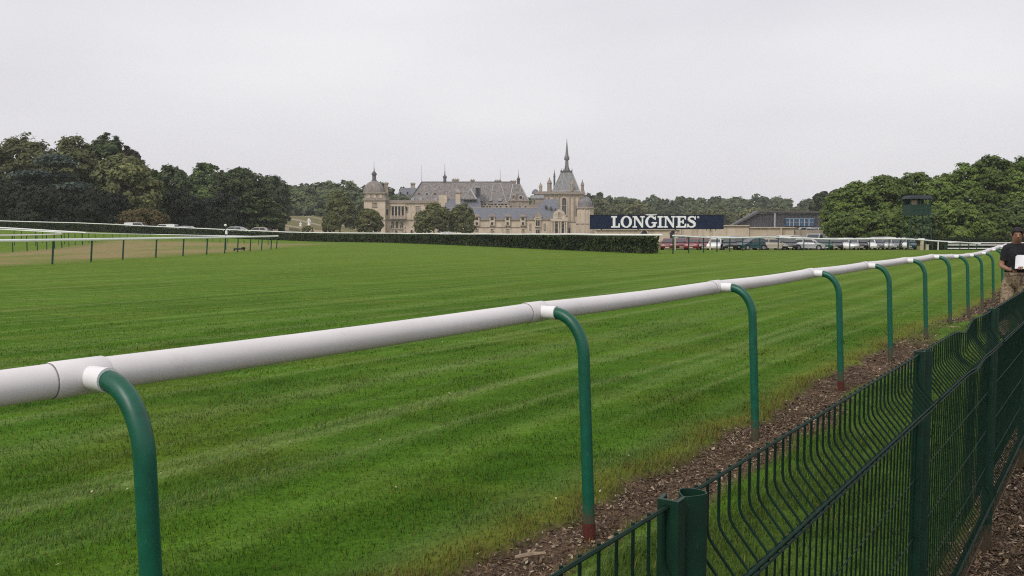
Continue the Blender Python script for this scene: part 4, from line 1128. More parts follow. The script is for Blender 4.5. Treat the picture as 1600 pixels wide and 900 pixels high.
m = MB(); hip(m, 823.5, 876.5, 341.6, 851, 871, 311, 401, 417.3, 408.6, 409.4); m.build('roof', M['slate'], W_)
for px in (745, 769, 793, 817):
    d = MB(); bx(d, px - 4.2, px + 4.2, 337.5, 352.5, 403.0, 407); f = d.build('dormer', M['trim'], W_)
    d = MB(); Y = 402.9; xx = wx(px, Y); zz = wz(337.5, Y); R_ = 4.6 * Y * CP / F
    d.prism_xz([(xx + R_ * math.cos(PI * i / 10), zz + R_ * .62 * math.sin(PI * i / 10)) for i in range(11)], Y - .3, Y + 1.5)
    d.box(xx - R_ * 1.08, xx + R_ * 1.08, Y - .4, Y + 1.5, zz - .3, zz)
    d.build('pediment', M['stone_dark'], f)
    d = MB(); bx(d, px - 2.1, px + 2.1, 339.8, 343.8, 402.85, 403.05); bx(d, px - 1.6, px + 1.6, 347.2, 351.2, 402.85, 403.05); d.build('pane', M['pane'], f)
for px in (745, 769, 793, 817): window_part(W_, px, 358, 360.4, 3.4, 404, mull=1)
for px in (769, 793, 817): window_part(W_, px, 363.4, 366, 3.4, 404, mull=1)
# pavilion dormer
d = MB(); bx(d, 834, 846.5, 339, 343.6, 400.6, 405); f = d.build('dormer', M['trim'], W_)
d = MB(); Y = 400.5; d.prism_xz([(wx(833, Y), wz(339, Y)), (wx(847.5, Y), wz(339, Y)), (wx(843, Y), wz(334, Y)), (wx(840.3, Y), wz(330.5, Y)), (wx(837.5, Y), wz(334, Y))], Y - .25, Y + 2); d.build('pediment', M['stone_dark'], f)
window_part(W_, 840.2, 340.6, 353, 6, 401.5, mull=1, proud=1.15)
window_part(W_, 840.2, 359, 365, 6, 401.5, mull=1)
for px in (828.5, 851, 866): 
    m = MB(); bx(m, px - 1.6, px + 1.6, 349, 360, 401.3, 401.5); m.build('stone_panel', M['trim_dark'], W_)
for px in (853, 861, 868):
    Y = 403.5; xx, zz = wx(px, Y), wz(322.5 + (px - 853) * .35, Y); 
    m = MB(); m.prism_xz([(xx - .5, zz - .5), (xx + .5, zz - .5), (xx + .5, zz + .4), (xx, zz + .8), (xx - .5, zz + .4)], Y - .4, Y + 4); m.build('dormer', M['roof_dark'], W_)
# portal: paired columns, entablature, tall arched gable between scrolls
p = MB(); bx(p, 861.5, 886, 345.5, None, 400.0, 401.5); p.build('portal', M['stone_dark'], W_)
p = MB(); bx(p, 860.5, 887, 341.8, 345.8, 398.6, 402); bx(p, 864, 883.5, 327.5 + 8, 342, 399.4, 401.6)
Y = 399.4; P = [(wx(864.4, Y), wz(336, Y)), (wx(883.2, Y), wz(336, Y)), (wx(881.5, Y), wz(331, Y)), (wx(877.6, Y), wz(328.4, Y)), (wx(874, Y), wz(326.4, Y)), (wx(870.4, Y), wz(328.4, Y)), (wx(866.2, Y), wz(331, Y))]
p.prism_xz(P, Y, Y + 2); p.build('gable', M['trim'], W_)
p = MB()
for px in (862.6, 866, 873, 876.4, 882.4, 885.4): x = wx(px, 399); p.lathe(x, 399.1, [(.5, wz(366, 399)), (.4, wz(364.5, 399)), (.32, wz(347, 399)), (.5, wz(345.6, 399))], 10)
p.build('column', M['trim'], W_)
window_part(W_, 874, 334, 340, 4.4, 399.4, arched=True, mull=0, mat_='stone_dark')
for px in (869.6, 879.6): window_part(W_, px, 350, 364, 3.8, 400, mull=0, mat_='pane')
p = MB(); bx(p, 886, 900, 345.8, 347.2, 402.2, 412.2); p.build('cornice', M['trim_dark'], W_)
window_part(W_, 889.5, 357.5, 364, 2.6, 402.5, arched=True, mull=0)

# --- the chapel
chapel = thing('chapel', 'castle chapel with steep roof, slender spire and round domed tower', 'chapel', (0, 0, 0))
K_ = chapel
m = MB(); bx(m, 838, 912, 303.5, None, 425, 445); m.build('wall', M['stone'], K_)
m = MB(); bx(m, 836.6, 913.6, 299, 301.4, 424.2, 445.8); bx(m, 835.6, 914.6, 301.2, 303.6, 423.8, 446.2); m.build('cornice', M['trim_dark'], K_)
m = MB()
for px in (866, 872.5, 889.5, 896.5, 905): bx(m, px - .9, px + .9, 304, None, 424.3, 425)
m.build('buttress', M['stone_dark'], K_)
m = MB(); hip(m, 863, 906, 299, 876.5, 893.5, 268.3, 426, 444, 432.5, 438); m.build('roof', M['roof_chapel'], K_)
m = MB(); Ya, Yb = 426, 432.5
for (a0, a1) in ((863.2, 876.6), (905.8, 893.4), (877, 881), (889.5, 888.5)): m.tube([(wx(a0, Ya), Ya - .05, wz(298.6, Ya)), (wx(a1, Yb), Yb - .05, wz(268.4, Yb))],   .24 if a0 in (863.2, 905.8) else .14, 6)
m.build('seam', M['lead'], K_)
m = MB(); bx(m, 862.6, 906.4, 297.2, 299.2, 425.6, 444.3); m.build('roof_gutter', M['lead'], K_)
m = MB(); bx(m, 876, 894, 266.6, 268.6, 432, 438.5)
for px in (876.6, 880.5, 889.5, 893.4): finial(m, px, 262.4, 267, 432.4, .2)
m.build('roof_crest', M['roof_dark'], K_)
m = MB(); Y = 435.2; x = wx(885.2, Y); kk = Y * CP / F
m.lathe(x, Y, [(4.2 * kk, wz(268, Y)), (3.3 * kk, wz(263, Y)), (2.6 * kk, wz(252, Y)), (2.5 * kk, wz(250.6, Y)), (4.0 * kk, wz(249.6, Y)), (4.1 * kk, wz(247.4, Y)), (3.3 * kk, wz(246.6, Y)), (2.9 * kk, wz(244.5, Y)), (1.9 * kk, wz(236, Y)), (1.0 * kk, wz(225, Y)), (.5 * kk, wz(221, Y)), (.12 * kk, wz(215, Y))], 8); m.build('spire', M['roof_chapel'], K_)
m = MB()
for i in range(8):
    a = 2 * PI * i / 8; m.tube([(x + 3.7 * kk * math.cos(a), Y + 3.7 * kk * math.sin(a), wz(249, Y)), (x + 3.9 * kk * math.cos(a), Y + 3.9 * kk * math.sin(a), wz(243.4, Y))], [.16, .03], 5)
for i in range(4):
    a = 2 * PI * (i + .5) / 4; m.tube([(x + 4.9 * kk * math.cos(a), Y + 4.9 * kk * math.sin(a), wz(269, Y)), (x + 3.0 * kk * math.cos(a), Y + 3.0 * kk * math.sin(a), wz(259, Y))], .2, 5)
m.build('pinnacle', M['roof_dark'], K_)
def turret(px, w, py_base, py_cap, py_tip, Y, mt='stone_dark', cap='stone_dark'):
    kk = Y * CP / F; x = wx(px, Y); m = MB()
    m.lathe(x, Y, [(w * kk, wz(py_base, Y)), (w * kk, wz(py_cap + 2, Y)), (w * 1.25 * kk, wz(py_cap + 1.6, Y)), (w * 1.2 * kk, wz(py_cap + .4, Y)), (w * .95 * kk, wz(py_cap, Y)), (w * .75 * kk, wz(py_cap - (py_cap - py_tip) * .35, Y)), (w * .22 * kk, wz(py_cap - (py_cap - py_tip) * .55, Y)), (w * .3 * kk, wz(py_cap - (py_cap - py_tip) * .7, Y)), (.05 * kk, wz(py_tip, Y))], 10)
    m.build('turret', M[mt], K_, smooth=True)
turret(844.6, 2.6, 300, 290.4, 284.6, 428)
turret(858.3, 3.6, 300, 285, 276.5, 428)
turret(909.6, 2.5, 300, 288, 280, 427.5)
turret(866, 1.5, 300, 274.5, 264.5, 431, mt='roof_dark')
turret(893.6, 2.4, 299, 287, 277, 424.6)
m = MB(); Y = 428; x = wx(836.5, Y); kk = Y * CP / F
m.lathe(x, Y, [(6 * kk, wz(303, Y)), (5.4 * kk, wz(300, Y)), (3.6 * kk, wz(297, Y)), (.3, wz(295.6, Y))], 14); m.build('side_dome', M['slate'], K_, smooth=True)
m = MB(); bx(m, 829.5, 850, 305, 310, 423, 427); m.build('side_roof', M['lead'], K_)
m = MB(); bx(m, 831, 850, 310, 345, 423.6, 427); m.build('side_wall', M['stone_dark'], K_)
window_part(K_, 834.5, 313, 320, 2.2, 423.6, arched=True, mull=0)
window_part(K_, 881.2, 312.2, 335.5, 6.2, 425, arched=True, mull=1, proud=.5)
window_part(K_, 857, 309, 312, 2.2, 425, arched=True, mull=0, mat_='trim_dark')
# round tower
Y = 427; x = wx(912.5, Y); kk = Y * CP / F
m = MB(); m.lathe(x, Y, [(14.2 * kk, -1.5), (14.2 * kk, wz(350.6, Y)), (14.2 * kk, wz(326, Y))], 28); m.build('tower_wall', M['stone'], K_, smooth=True)
m = MB(); m.lathe(x, Y, [(14.3 * kk, wz(350.8, Y)), (14.8 * kk, wz(350.4, Y)), (14.8 * kk, wz(349.4, Y)), (14.2 * kk, wz(349, Y))], 28); m.build('string_course', M['trim_dark'], K_)
m = MB(); m.lathe(x, Y, [(14.2 * kk, wz(327.4, Y)), (15.6 * kk, wz(326.4, Y)), (15.8 * kk, wz(324.6, Y)), (14.8 * kk, wz(323.8, Y)), (12.5 * kk, wz(323.4, Y))], 28); m.build('cornice', M['trim_dark'], K_)
m = MB()
m.lathe(x, Y, [(12.4 * kk, wz(323.8, Y)), (12.6 * kk, wz(320, Y)), (12.0 * kk, wz(315.5, Y)), (10.4 * kk, wz(311.5, Y)), (7.6 * kk, wz(308.4, Y)), (4 * kk, wz(306.6, Y)), (1 * kk, wz(306, Y)), (.5 * kk, wz(304.5, Y)), (.3 * kk, wz(300, Y)), (.1 * kk, wz(295, Y))], 20); m.build('dome', M['dome_lead'], K_, smooth=True)
m = MB()
for px in (898.6, 905.5, 912.5, 919.5, 926.4):
    dx = (px - 912.5) * kk; dy = -math.sqrt(max(0, (14.3 * kk) ** 2 - dx * dx)); m.box(x + dx - .25, x + dx + .25, Y + dy - .2, Y + dy + .3, -1.5, wz(327, Y))
m.build('pilaster', M['trim'], K_)
m = MB()
for px in (900, 926.5): finial(m, px, 316, 324, Y - 2, .22)
m.build('finial', M['trim_dark'], K_)
window_part(K_, 900.2, 327, 336, 2.0, 424.75, mull=0)
def rebase(root, loc):
    for ch in root.children: ch.location = Vector(ch.location) - Vector(loc)
    root.location = loc
rebase(castle, (wx(690, 425), 425, 0)); rebase(wing, (wx(800, 405), 405, 0)); rebase(chapel, (wx(880, 430), 430, 0))
# ------------------------------------------------------------------ vehicles
def paint(name, col, metal=0.0):
    return mat('paint_' + name, col, .28, metal=metal, var=.06, scale=.8, spec=.4, coat=.12)
PA = {'red': paint('red', (.20, .022, .022)), 'dark_red': paint('dark_red', (.13, .010, .012)), 'white': paint('white', (.78, .78, .78)),
      'silver': paint('silver', (.42, .43, .44), .3), 'grey': paint('grey', (.13, .14, .15), .2), 'black': paint('black', (.010, .010, .012)),
      'teal': paint('teal', (.012, .055, .065)), 'blue': paint('blue', (.018, .035, .11)), 'beige': paint('beige', (.42, .38, .31), .2), 'brown': paint('brown', (.10, .045, .022)), 'green': paint('green', (.008, .055, .035)), 'pale': paint('pale_blue', (.36, .44, .50), .2)}
SHAPES = {   # side outline (x forward, z), belt height, roof corner points, length etc.
 'hatchback': dict(low=[(-1.95, .36), (-2.0, .62), (-1.93, .92), (-.9, .96), (.75, .93), (1.45, .82), (1.93, .68), (2.0, .50), (1.95, .30)], cab=[(-1.90, .94), (-1.55, 1.40), (-.9, 1.48), (.05, 1.46), (1.02, .93)], w=.86, wb=(-1.22, 1.25), r=.31),
 'saloon': dict(low=[(-2.2, .36), (-2.26, .66), (-2.2, .94), (-1.4, .98), (.75, .94), (1.6, .84), (2.15, .70), (2.24, .50), (2.18, .30)], cab=[(-1.62, .96), (-.95, 1.38), (-.4, 1.44), (.15, 1.42), (1.08, .94)], w=.89, wb=(-1.35, 1.36), r=.32),
 'estate': dict(low=[(-2.25, .38), (-2.32, .68), (-2.27, 1.0), (-1.2, 1.04), (.85, 1.02), (1.62, .94), (2.16, .80), (2.24, .55), (2.18, .34)], cab=[(-2.20, 1.02), (-1.95, 1.60), (-1.2, 1.68), (.12, 1.64), (1.12, 1.02)], w=.93, wb=(-1.36, 1.38), r=.35),
 'van': dict(low=[(-2.45, .38), (-2.52, .70), (-2.50, 1.12), (-1.2, 1.14), (1.3, 1.12), (1.95, 1.02), (2.38, .86), (2.48, .58), (2.40, .34)], cab=[(-2.46, 1.12), (-2.38, 1.98), (-1.6, 2.04), (.55, 2.0), (1.72, 1.10)], w=.97, wb=(-1.5, 1.58), r=.34),
}
def make_car(kind, root):
    S = SHAPES[kind]; w = S['w']; low = S['low']; cab = S['cab']
    slot = PA['white']
    # lower body: the side outline swept across, narrower at bonnet, boot and sills
    m = MB(); secs = [(-w, .86), (-w * .97, .95), (-w * .80, 1.0), (w * .80, 1.0), (w * .97, .95), (w, .86)]
    n = len(low); bottom = [(low[-1][0] - .05, .24), (low[0][0] + .05, .26)]
    outl = low + bottom
    zb = sum(p[1] for p in low) / n
    ring = []
    for y, k in ((-w * .99, .0), (-w, .5), (-w * .93, .97), (-w * .7, 1.0), (0, 1.015), (w * .7, 1.0), (w * .93, .97), (w, .5), (w * .99, 0)):
        for (x, z) in outl:
            if k in (0, .0): zz = min(z, .60 if z > .6 else z); xx = x * .965
            elif k == .5: zz = min(z, .80 if z > .8 else z); xx = x * .98
            else: zz = z * (k if z > .7 else 1); xx = x * (1 if abs(y) < w * .8 else .985)
            ring.append((xx, y, zz))
    k_ = len(outl); fs = []
    for j in range(8):
        for i in range(k_): fs.append((j * k_ + i, j * k_ + (i + 1) % k_, (j + 1) * k_ + (i + 1) % k_, (j + 1) * k_ + i))
    fs += [tuple(range(k_)), tuple(8 * k_ + i for i in reversed(range(k_)))]
    m.add(ring, fs)
    # pillars and roof
    wt = w * .74 if kind != 'van' else w * .86; wl = w * .93
    def cabring(inset, grow):
        P = []
        zt = max(p[1] for p in cab); z0 = min(p[1] for p in cab)
        for s in (-1, 1):
            for (x, z) in cab:
                f = (z - z0) / (zt - z0); P.append((x, s * (wl + (wt - wl) * f), z))
        return P
    P = cabring(0, 0); c = len(cab)
    fs = [tuple(range(c)), tuple(c + i for i in reversed(range(c)))] + [(i, i + c, i + 1 + c, i + 1) for i in range(c - 1)]
    m.add(P, fs)
    body = m.build('body', slot, root, smooth=True, bevel=.04)
    zt = max(p[1] for p in cab); z0 = min(p[1] for p in cab)
    def side_pt(x, z, s, o=.012):
        f = (z - z0) / (zt - z0); return (x, s * (wl + (wt - wl) * f + o), z)
    def xs_at(z, rear):
        pts = cab[:2] if rear else cab[-2:][::-1]
        (xa, za), (xb, zb_) = pts; return xa + (xb - xa) * (z - za) / (zb_ - za)
    za, zb2 = z0 + .05, min(cab[1][1], cab[-2][1]) - .07
    mid = (cab[1][0] + cab[-2][0]) / 2 + .05
    for s in (-1, 1):
        spans = [(xs_at(za, True) + .16, xs_at(zb2, True) + .14, mid - .05, mid - .05), (mid + .05, mid + .05, xs_at(za, False) - .16, xs_at(zb2, False) - .08)]
        if kind == 'van': spans = spans[1:]
        for (a0, a1, b0, b1) in spans:
            g = MB(); g.add([side_pt(a0, za, s), side_pt(b0, za, s), side_pt(b1, zb2, s), side_pt(a1, zb2, s), side_pt(a0, za, s, -.02), side_pt(b0, za, s, -.02), side_pt(b1, zb2, s, -.02), side_pt(a1, zb2, s, -.02)],
                  [(0, 1, 2, 3), (7, 6, 5, 4), (0, 4, 5, 1), (1, 5, 6, 2), (2, 6, 7, 3), (3, 7, 4, 0)])
            g.build('side_window', M['glass'], root)
    for rear, nm in ((False, 'windscreen'), (True, 'rear_window')):
        xa, xb = xs_at(za, rear), xs_at(zb2 + .02, rear); o = .014 if not rear else -.014
        fa, fb = (za - z0) / (zt - z0), (zb2 + .02 - z0) / (zt - z0)
        ya, yb = (wl + (wt - wl) * fa) * .88, (wl + (wt - wl) * fb) * .86
        g = MB(); g.add([(xa + o, -ya, za + .012), (xa + o, ya, za + .012), (xb + o, yb, zb2 + .032), (xb + o, -yb, zb2 + .032), (xa - o, -ya, za - .0), (xa - o, ya, za - .0), (xb - o, yb, zb2 + .02), (xb - o, -yb, zb2 + .02)],
              [(0, 1, 2, 3), (7, 6, 5, 4), (0, 4, 5, 1), (1, 5, 6, 2), (2, 6, 7, 3), (3, 7, 4, 0)])
        g.build(nm, M['glass'], root)
    r = S['r']
    for wx_ in S['wb']:
        for s in (-1, 1):
            a = MB(); a.tube([(wx_, s * (w - .16), r + .01), (wx_, s * (w + .006), r + .01)], r * 1.16, 22); a.build('wheel_arch', M['black'], root)
            t = MB(); t.tube([(wx_, s * (w - .17), r), (wx_, s * (w - .02), r), (wx_, s * (w + .012), r)], [r, r, r * .93], 22); wo = t.build('wheel', M['tyre'], root, smooth=True)
            t = MB(); t.tube([(wx_, s * (w + .004), r), (wx_, s * (w + .022), r)], r * .62, 14); t.build('rim', M['rim'], wo)
    fx = low[-3][0]; bxk = low[1][0]; zl = low[-3][1]
    for s in (-1, 1):
        h = MB(); h.frustum(fx - .16, fx + .012, s * w * .58 - .15, s * w * .58 + .15, zl - .13, fx - .2, fx - .06, s * w * .6 - .16, s * w * .6 + .16, zl + .03); h.build('headlight', M['lamp'], root)
        h = MB(); h.box(bxk - .02, bxk + .12, s * w * .78 - .10, s * w * .78 + .10, low[1][1] + .02, low[2][1] - .04); h.build('tail_light', M['tail'], root)
        h = MB(); h.box(cab[-1][0] - .34, cab[-1][0] - .2, s * (w + .02) - .07, s * (w + .02) + .07, z0 + .02, z0 + .16); h.build('wing_mirror', M['black'], root, bevel=.03)
    h = MB(); h.box(fx - .02, fx + .055, -w * .42, w * .42, .40, .56); h.build('grille', M['black'], root)
    h = MB(); h.box(low[-2][0] + .0, low[-2][0] + .022, -.26, .26, .33, .43); h.box(bxk - .022, bxk, -.26, .26, .5, .60); h.build('number_plate', M['plate'], root)
PROTOCAR = {}
def car(kind, colour, px, Y, heading, label, group, cat='car', sink=0.0, name=None):
    """heading: degrees, 0 = nose to the right of the photo, 90 = nose away"""
    x = wx(px, Y); z = g1(x, Y)
    if kind not in PROTOCAR:
        root = thing(name or 'parked_' + ('van' if kind == 'van' else 'car'), label, cat, (0, 0, 0), 0, group)
        make_car(kind, root); PROTOCAR[kind] = root
    else:
        root = copy_tree(PROTOCAR[kind]); root.name = name or 'parked_' + ('van' if kind == 'van' else 'car')
        tag(root, label, cat, group)
    root.location = (x, Y, z - sink); root.rotation_euler = (0, 0, math.radians(heading))
    for ch in root.children:
        if ch.name.startswith('body'):
            ch.material_slots[0].link = 'OBJECT'; ch.material_slots[0].material = PA[colour]
    return root
G1, G2 = 'cars parked behind the far rail', 'second row of parked cars'
CARS = [
 ('hatchback', 'dark_red', 1045, 112.0, 255, 'dull red hatchback parked nearest the cut end of the hedge', G1),
 ('hatchback', 'dark_red', 1064, 114.0, 262, 'dark red hatchback tucked behind the beige sign pole by the hedge', G1),
 ('hatchback', 'red', 1083, 112.0, 250, 'red hatchback between two beige sign poles, nearer the hedge', G1),
 ('saloon', 'dark_red', 1100, 113.0, 258, 'dark red saloon just on the hedge side of the outermost beige sign pole', G1),
 ('hatchback', 'white', 1119, 112.0, 248, 'white hatchback facing out just past the outermost beige sign pole', G1),
 ('saloon', 'black', 1139, 111.0, 262, 'black saloon facing the rail beside the white hatchback at the sign pole', G1),
 ('estate', 'black', 1158, 114.0, 256, 'black estate between the black saloon and the dark teal car', G1),
 ('hatchback', 'teal', 1174, 111.0, 205, 'dark teal hatchback with a pale wheel below the wall corner', G1),
 ('hatchback', 'blue', 1190, 114.0, 250, 'dark blue hatchback half hidden between the teal and beige cars', G1),
 ('hatchback', 'beige', 1210, 111.5, 348, 'beige hatchback parked side on along the rail', G1),
 ('saloon', 'black', 1234, 112.0, 255, 'black saloon facing the rail just past the beige hatchback', G1),
 ('estate', 'grey', 1250, 114.0, 252, 'grey estate between the black saloon and the silver hatchback', G1),
 ('hatchback', 'silver', 1266, 111.5, 330, 'silver hatchback turned half side on below the large pale van', G1),
 ('hatchback', 'green', 1289, 112.0, 255, 'dark green hatchback just past the large pale van', G1),
 ('saloon', 'black', 1305, 113.0, 252, 'black saloon nosing to the rail near the tree edge', G1),
 ('hatchback', 'white', 1318, 113.0, 250, 'white hatchback facing the rail below the bushy tree', G1),
 ('saloon', 'silver', 1331, 114.0, 250, 'silver saloon next along from the white hatchback below the bushy tree', G1),
 ('hatchback', 'black', 1345, 114.0, 252, 'black hatchback in the bunch of cars under the trees', G1),
 ('saloon', 'white', 1357, 115.0, 252, 'white saloon under the trees next to a black hatchback', G1),
 ('hatchback', 'grey', 1370, 115.0, 250, 'grey hatchback in front of the white van under the trees', G1),
 ('hatchback', 'silver', 1384, 115.0, 248, 'silver hatchback at the far end of the white van under the trees', G1),
 ('saloon', 'grey', 1397, 116.0, 250, 'grey saloon third from the end of the car row', G1),
 ('hatchback', 'white', 1408, 116.0, 252, 'small white hatchback last but one in the car row', G1),
 ('hatchback', 'teal', 1420, 116.0, 250, 'teal hatchback last in the car row before the white marker post', G1),
 ('estate', 'silver', 1060, 129.0, 190, 'silver estate behind the red cars, only its roof and glass showing', G2),
 ('estate', 'grey', 1097, 129.0, 10, 'grey estate behind the dark red saloon, only its roof showing', G2),
 ('estate', 'pale', 1150, 130.0, 5, 'pale blue estate behind the black cars below the wall', G2),
 ('estate', 'black', 1207, 128.0, 355, 'black estate roof showing above the rail over the beige car', G2),
 ('saloon', 'silver', 1318, 127.0, 200, 'silver saloon behind the white hatchback below the bushy tree', G2),
 ('saloon', 'pale', 1344, 127.0, 195, 'pale blue saloon roof showing under the bright trees', G2),
 ('hatchback', 'black', 1390, 127.0, 200, 'black hatchback behind the silver hatchback under the trees', G2),
 ('saloon', 'grey', 1128, 128, 350, 'grey saloon roof showing over the white hatchback at the sign pole', G2),
 ('hatchback', 'pale', 1174, 127, 200, 'pale blue hatchback behind the dark teal hatchback', G2),
 ('saloon', 'white', 1188, 129, 10, 'white saloon behind the dark blue hatchback', G2),
 ('estate', 'silver', 1228, 131, 185, 'silver estate far back between the black estate and the long white van', G2),
 ('hatchback', 'grey', 1289, 127, 195, 'grey hatchback behind the dark green hatchback', G2),
 ('saloon', 'pale', 1302, 126, 192, 'pale blue saloon behind the black saloon near the tree edge', G2),
 ('hatchback', 'silver', 1331, 126, 350, 'silver hatchback behind the silver saloon below the bushy tree', G2),
 ('saloon', 'white', 1357, 128, 195, 'white saloon behind the other white saloon under the trees', G2),
 ('hatchback', 'pale', 1403, 127, 200, 'pale blue hatchback behind the grey saloon near the row end', G2),
 ('hatchback', 'silver', 1277, 114, 252, 'silver hatchback squeezed in front of the large pale van', G1),
 ('hatchback', 'blue', 1297, 115, 250, 'dark blue hatchback between the dark green and black cars near the trees', G1),
 ('hatchback', 'black', 1222, 115, 250, 'black hatchback squeezed between the beige hatchback and black saloon', G1),
]
for c in CARS: car(*c)
car('van', 'white', 1132, 127, 4, 'white van whose roof shows past the outermost beige sign pole', 'vans in the car park', 'van', sink=.35)
car('van', 'white', 1241, 126, 3, 'long white van behind the grey estate in the car park', 'vans in the car park', 'van', sink=.25)
car('van', 'silver', 1273, 120, 238, 'large pale van with a big dark windscreen standing above the other cars', 'vans in the car park', 'van', sink=0.0)
car('van', 'white', 1370, 126, 176, 'white van with long roof showing under the bright trees', 'vans in the car park', 'van', sink=.45)
G3 = 'cars parked behind the hedge'
car('van', 'white', 217, 168, 5, 'white vehicle roof above the hedge in front of the bronze shrub', G3, 'van', sink=.2)
car('van', 'white', 256, 168, 178, 'white vehicle roof above the hedge just past the bronze shrub', G3, 'van', sink=.3)
car('estate', 'silver', 298, 166, 4, 'silver car roof above the hedge under the slim dark tree', G3)
car('estate', 'silver', 362, 172, 182, 'silver car roof above the hedge near the white globe marker', G3, sink=-.2)
car('estate', 'white', 378, 176, 4, 'white car roof above the hedge beyond the white globe marker', G3, sink=-.2)
car('estate', 'beige', 400, 182, 184, 'beige car above the hedge at the edge of the gravel forecourt', G3, sink=-.2)
car('van', 'white', 926, 168, 2, 'white van roof above the hedge at the foot of the round chapel tower', G3, 'van', sink=.35)
car('estate', 'white', 706, 166, 3, 'white car roof just above the hedge below the round chestnut trees', G3, sink=.05)
car('van', 'white', 453, 432, 20, 'white van parked at the wood edge above the lawn terraces', 'vans at the wood edge', 'van')
car('van', 'white', 462, 436, 20, 'second smaller white van at the wood edge, nearer the castle', 'vans at the wood edge', 'van', sink=.4)
PA['yellow'] = paint('yellow', (.50, .33, .04))
car('van', 'yellow', 1240, 215, 4, 'yellow van on the terrace before the blue sheeted bay', 'vans on the terrace', 'van', sink=-1.3)
car('van', 'white', 1254, 216, 184, 'white van on the terrace just past the yellow van', 'vans on the terrace', 'van', sink=-1.3)
car('estate', 'silver', 1270, 216, 4, 'silver car on the terrace past the white van', 'vans on the terrace', sink=-1.5)
car('estate', 'white', 1282, 217, 4, 'white car on the terrace nearest the bright tree', 'vans on the terrace', sink=-1.6)

# ------------------------------------------------------------------ the navy board with its white name
def letters():
    """slab-serif capitals drawn as closed outlines; unit height 1"""
    def I(w=.46, st=.20, s=.13): return w, [[(0, 0), (w, 0), (w, s), ((w + st) / 2, s), ((w + st) / 2, 1 - s), (w, 1 - s), (w, 1), (0, 1), (0, 1 - s), ((w - st) / 2, 1 - s), ((w - st) / 2, s), (0, s)]]
    L = (.76, [[(0, 0), (.76, 0), (.76, .36), (.64, .36), (.60, .13), (.36, .13), (.36, .87), (.50, .87), (.50, 1), (0, 1), (0, .87), (.14, .87), (.14, .13), (0, .13)]])
    def ring(w, t, a0, a1, n=24, ty=.12):
        P = []
        for i in range(n):
            b0, b1 = a0 + (a1 - a0) * i / n, a0 + (a1 - a0) * (i + 1) / n
            q = []
            for b, k in ((b0, 1), (b1, 1), (b1, 0), (b0, 0)):
                rx, ry = (w / 2, .52) if k else (w / 2 - t, .52 - ty)
                q.append((w / 2 + rx * math.cos(b), .5 + ry * math.sin(b)))
            P.append(q)
        return P
    O = (.98, ring(.98, .23, 0, 2 * PI))
    N_ = (1.04, [[(0, 0), (.38, 0), (.38, .12), (.25, .12), (.25, .78), (.79, 0), (.91, 0), (.91, .88), (1.04, .88), (1.04, 1), (.66, 1), (.66, .88), (.79, .88), (.79, .34), (.34, 1), (0, 1), (0, .88), (.13, .88), (.13, .12), (0, .12)]])
    G = (1.0, ring(.96, .23, .62, 2 * PI - .55) + [[(.55, .36), (1.02, .36), (1.02, .48), (.55, .48)], [(.72, .02), (.90, .10), (.90, .40), (.72, .40)], [(.80, .66), (.91, .66), (.91, 1.0), (.80, .90)]])
    E = (.88, [[(0, 0), (.88, 0), (.88, .34), (.77, .34), (.70, .13), (.36, .13), (.36, .44), (.52, .44), (.56, .33), (.66, .33), (.66, .69), (.56, .69), (.52, .57), (.36, .57), (.36, .87), (.68, .87), (.75, .70), (.85, .70), (.85, 1), (0, 1), (0, .87), (.14, .87), (.14, .13), (0, .13)]])
    def stroke(pts, ws):
        Q = []
        for (a, wa), (b, wb) in zip(zip(pts, ws), zip(pts[1:], ws[1:])):
            d = Vector((b[0] - a[0], b[1] - a[1])); d.normalize(); nn = Vector((-d.y, d.x)); e = d * .01
            Q.append([(a[0] + nn.x * wa - e.x, a[1] + nn.y * wa - e.y), (a[0] - nn.x * wa - e.x, a[1] - nn.y * wa - e.y), (b[0] - nn.x * wb + e.x, b[1] - nn.y * wb + e.y), (b[0] + nn.x * wb + e.x, b[1] + nn.y * wb + e.y)])
        return Q
    sp = [(.70, .74), (.66, .86), (.54, .935), (.38, .945), (.22, .89), (.145, .77), (.18, .65), (.32, .57), (.50, .50), (.63, .41), (.68, .27), (.62, .14), (.48, .065), (.32, .055), (.18, .11), (.10, .25)]
    ws = [.05, .055, .06, .065, .08, .10, .11, .115, .12, .115, .10, .085, .07, .06, .055, .05]
    S = (.80, stroke(sp, ws) + [[(.66, .68), (.76, .68), (.76, 1), (.66, .95)], [(.03, 0), (.14, .05), (.14, .33), (.03, .33)]])
    return {'L': L, 'O': O, 'N': N_, 'G': G, 'I': I(), 'E': E, 'S': S}
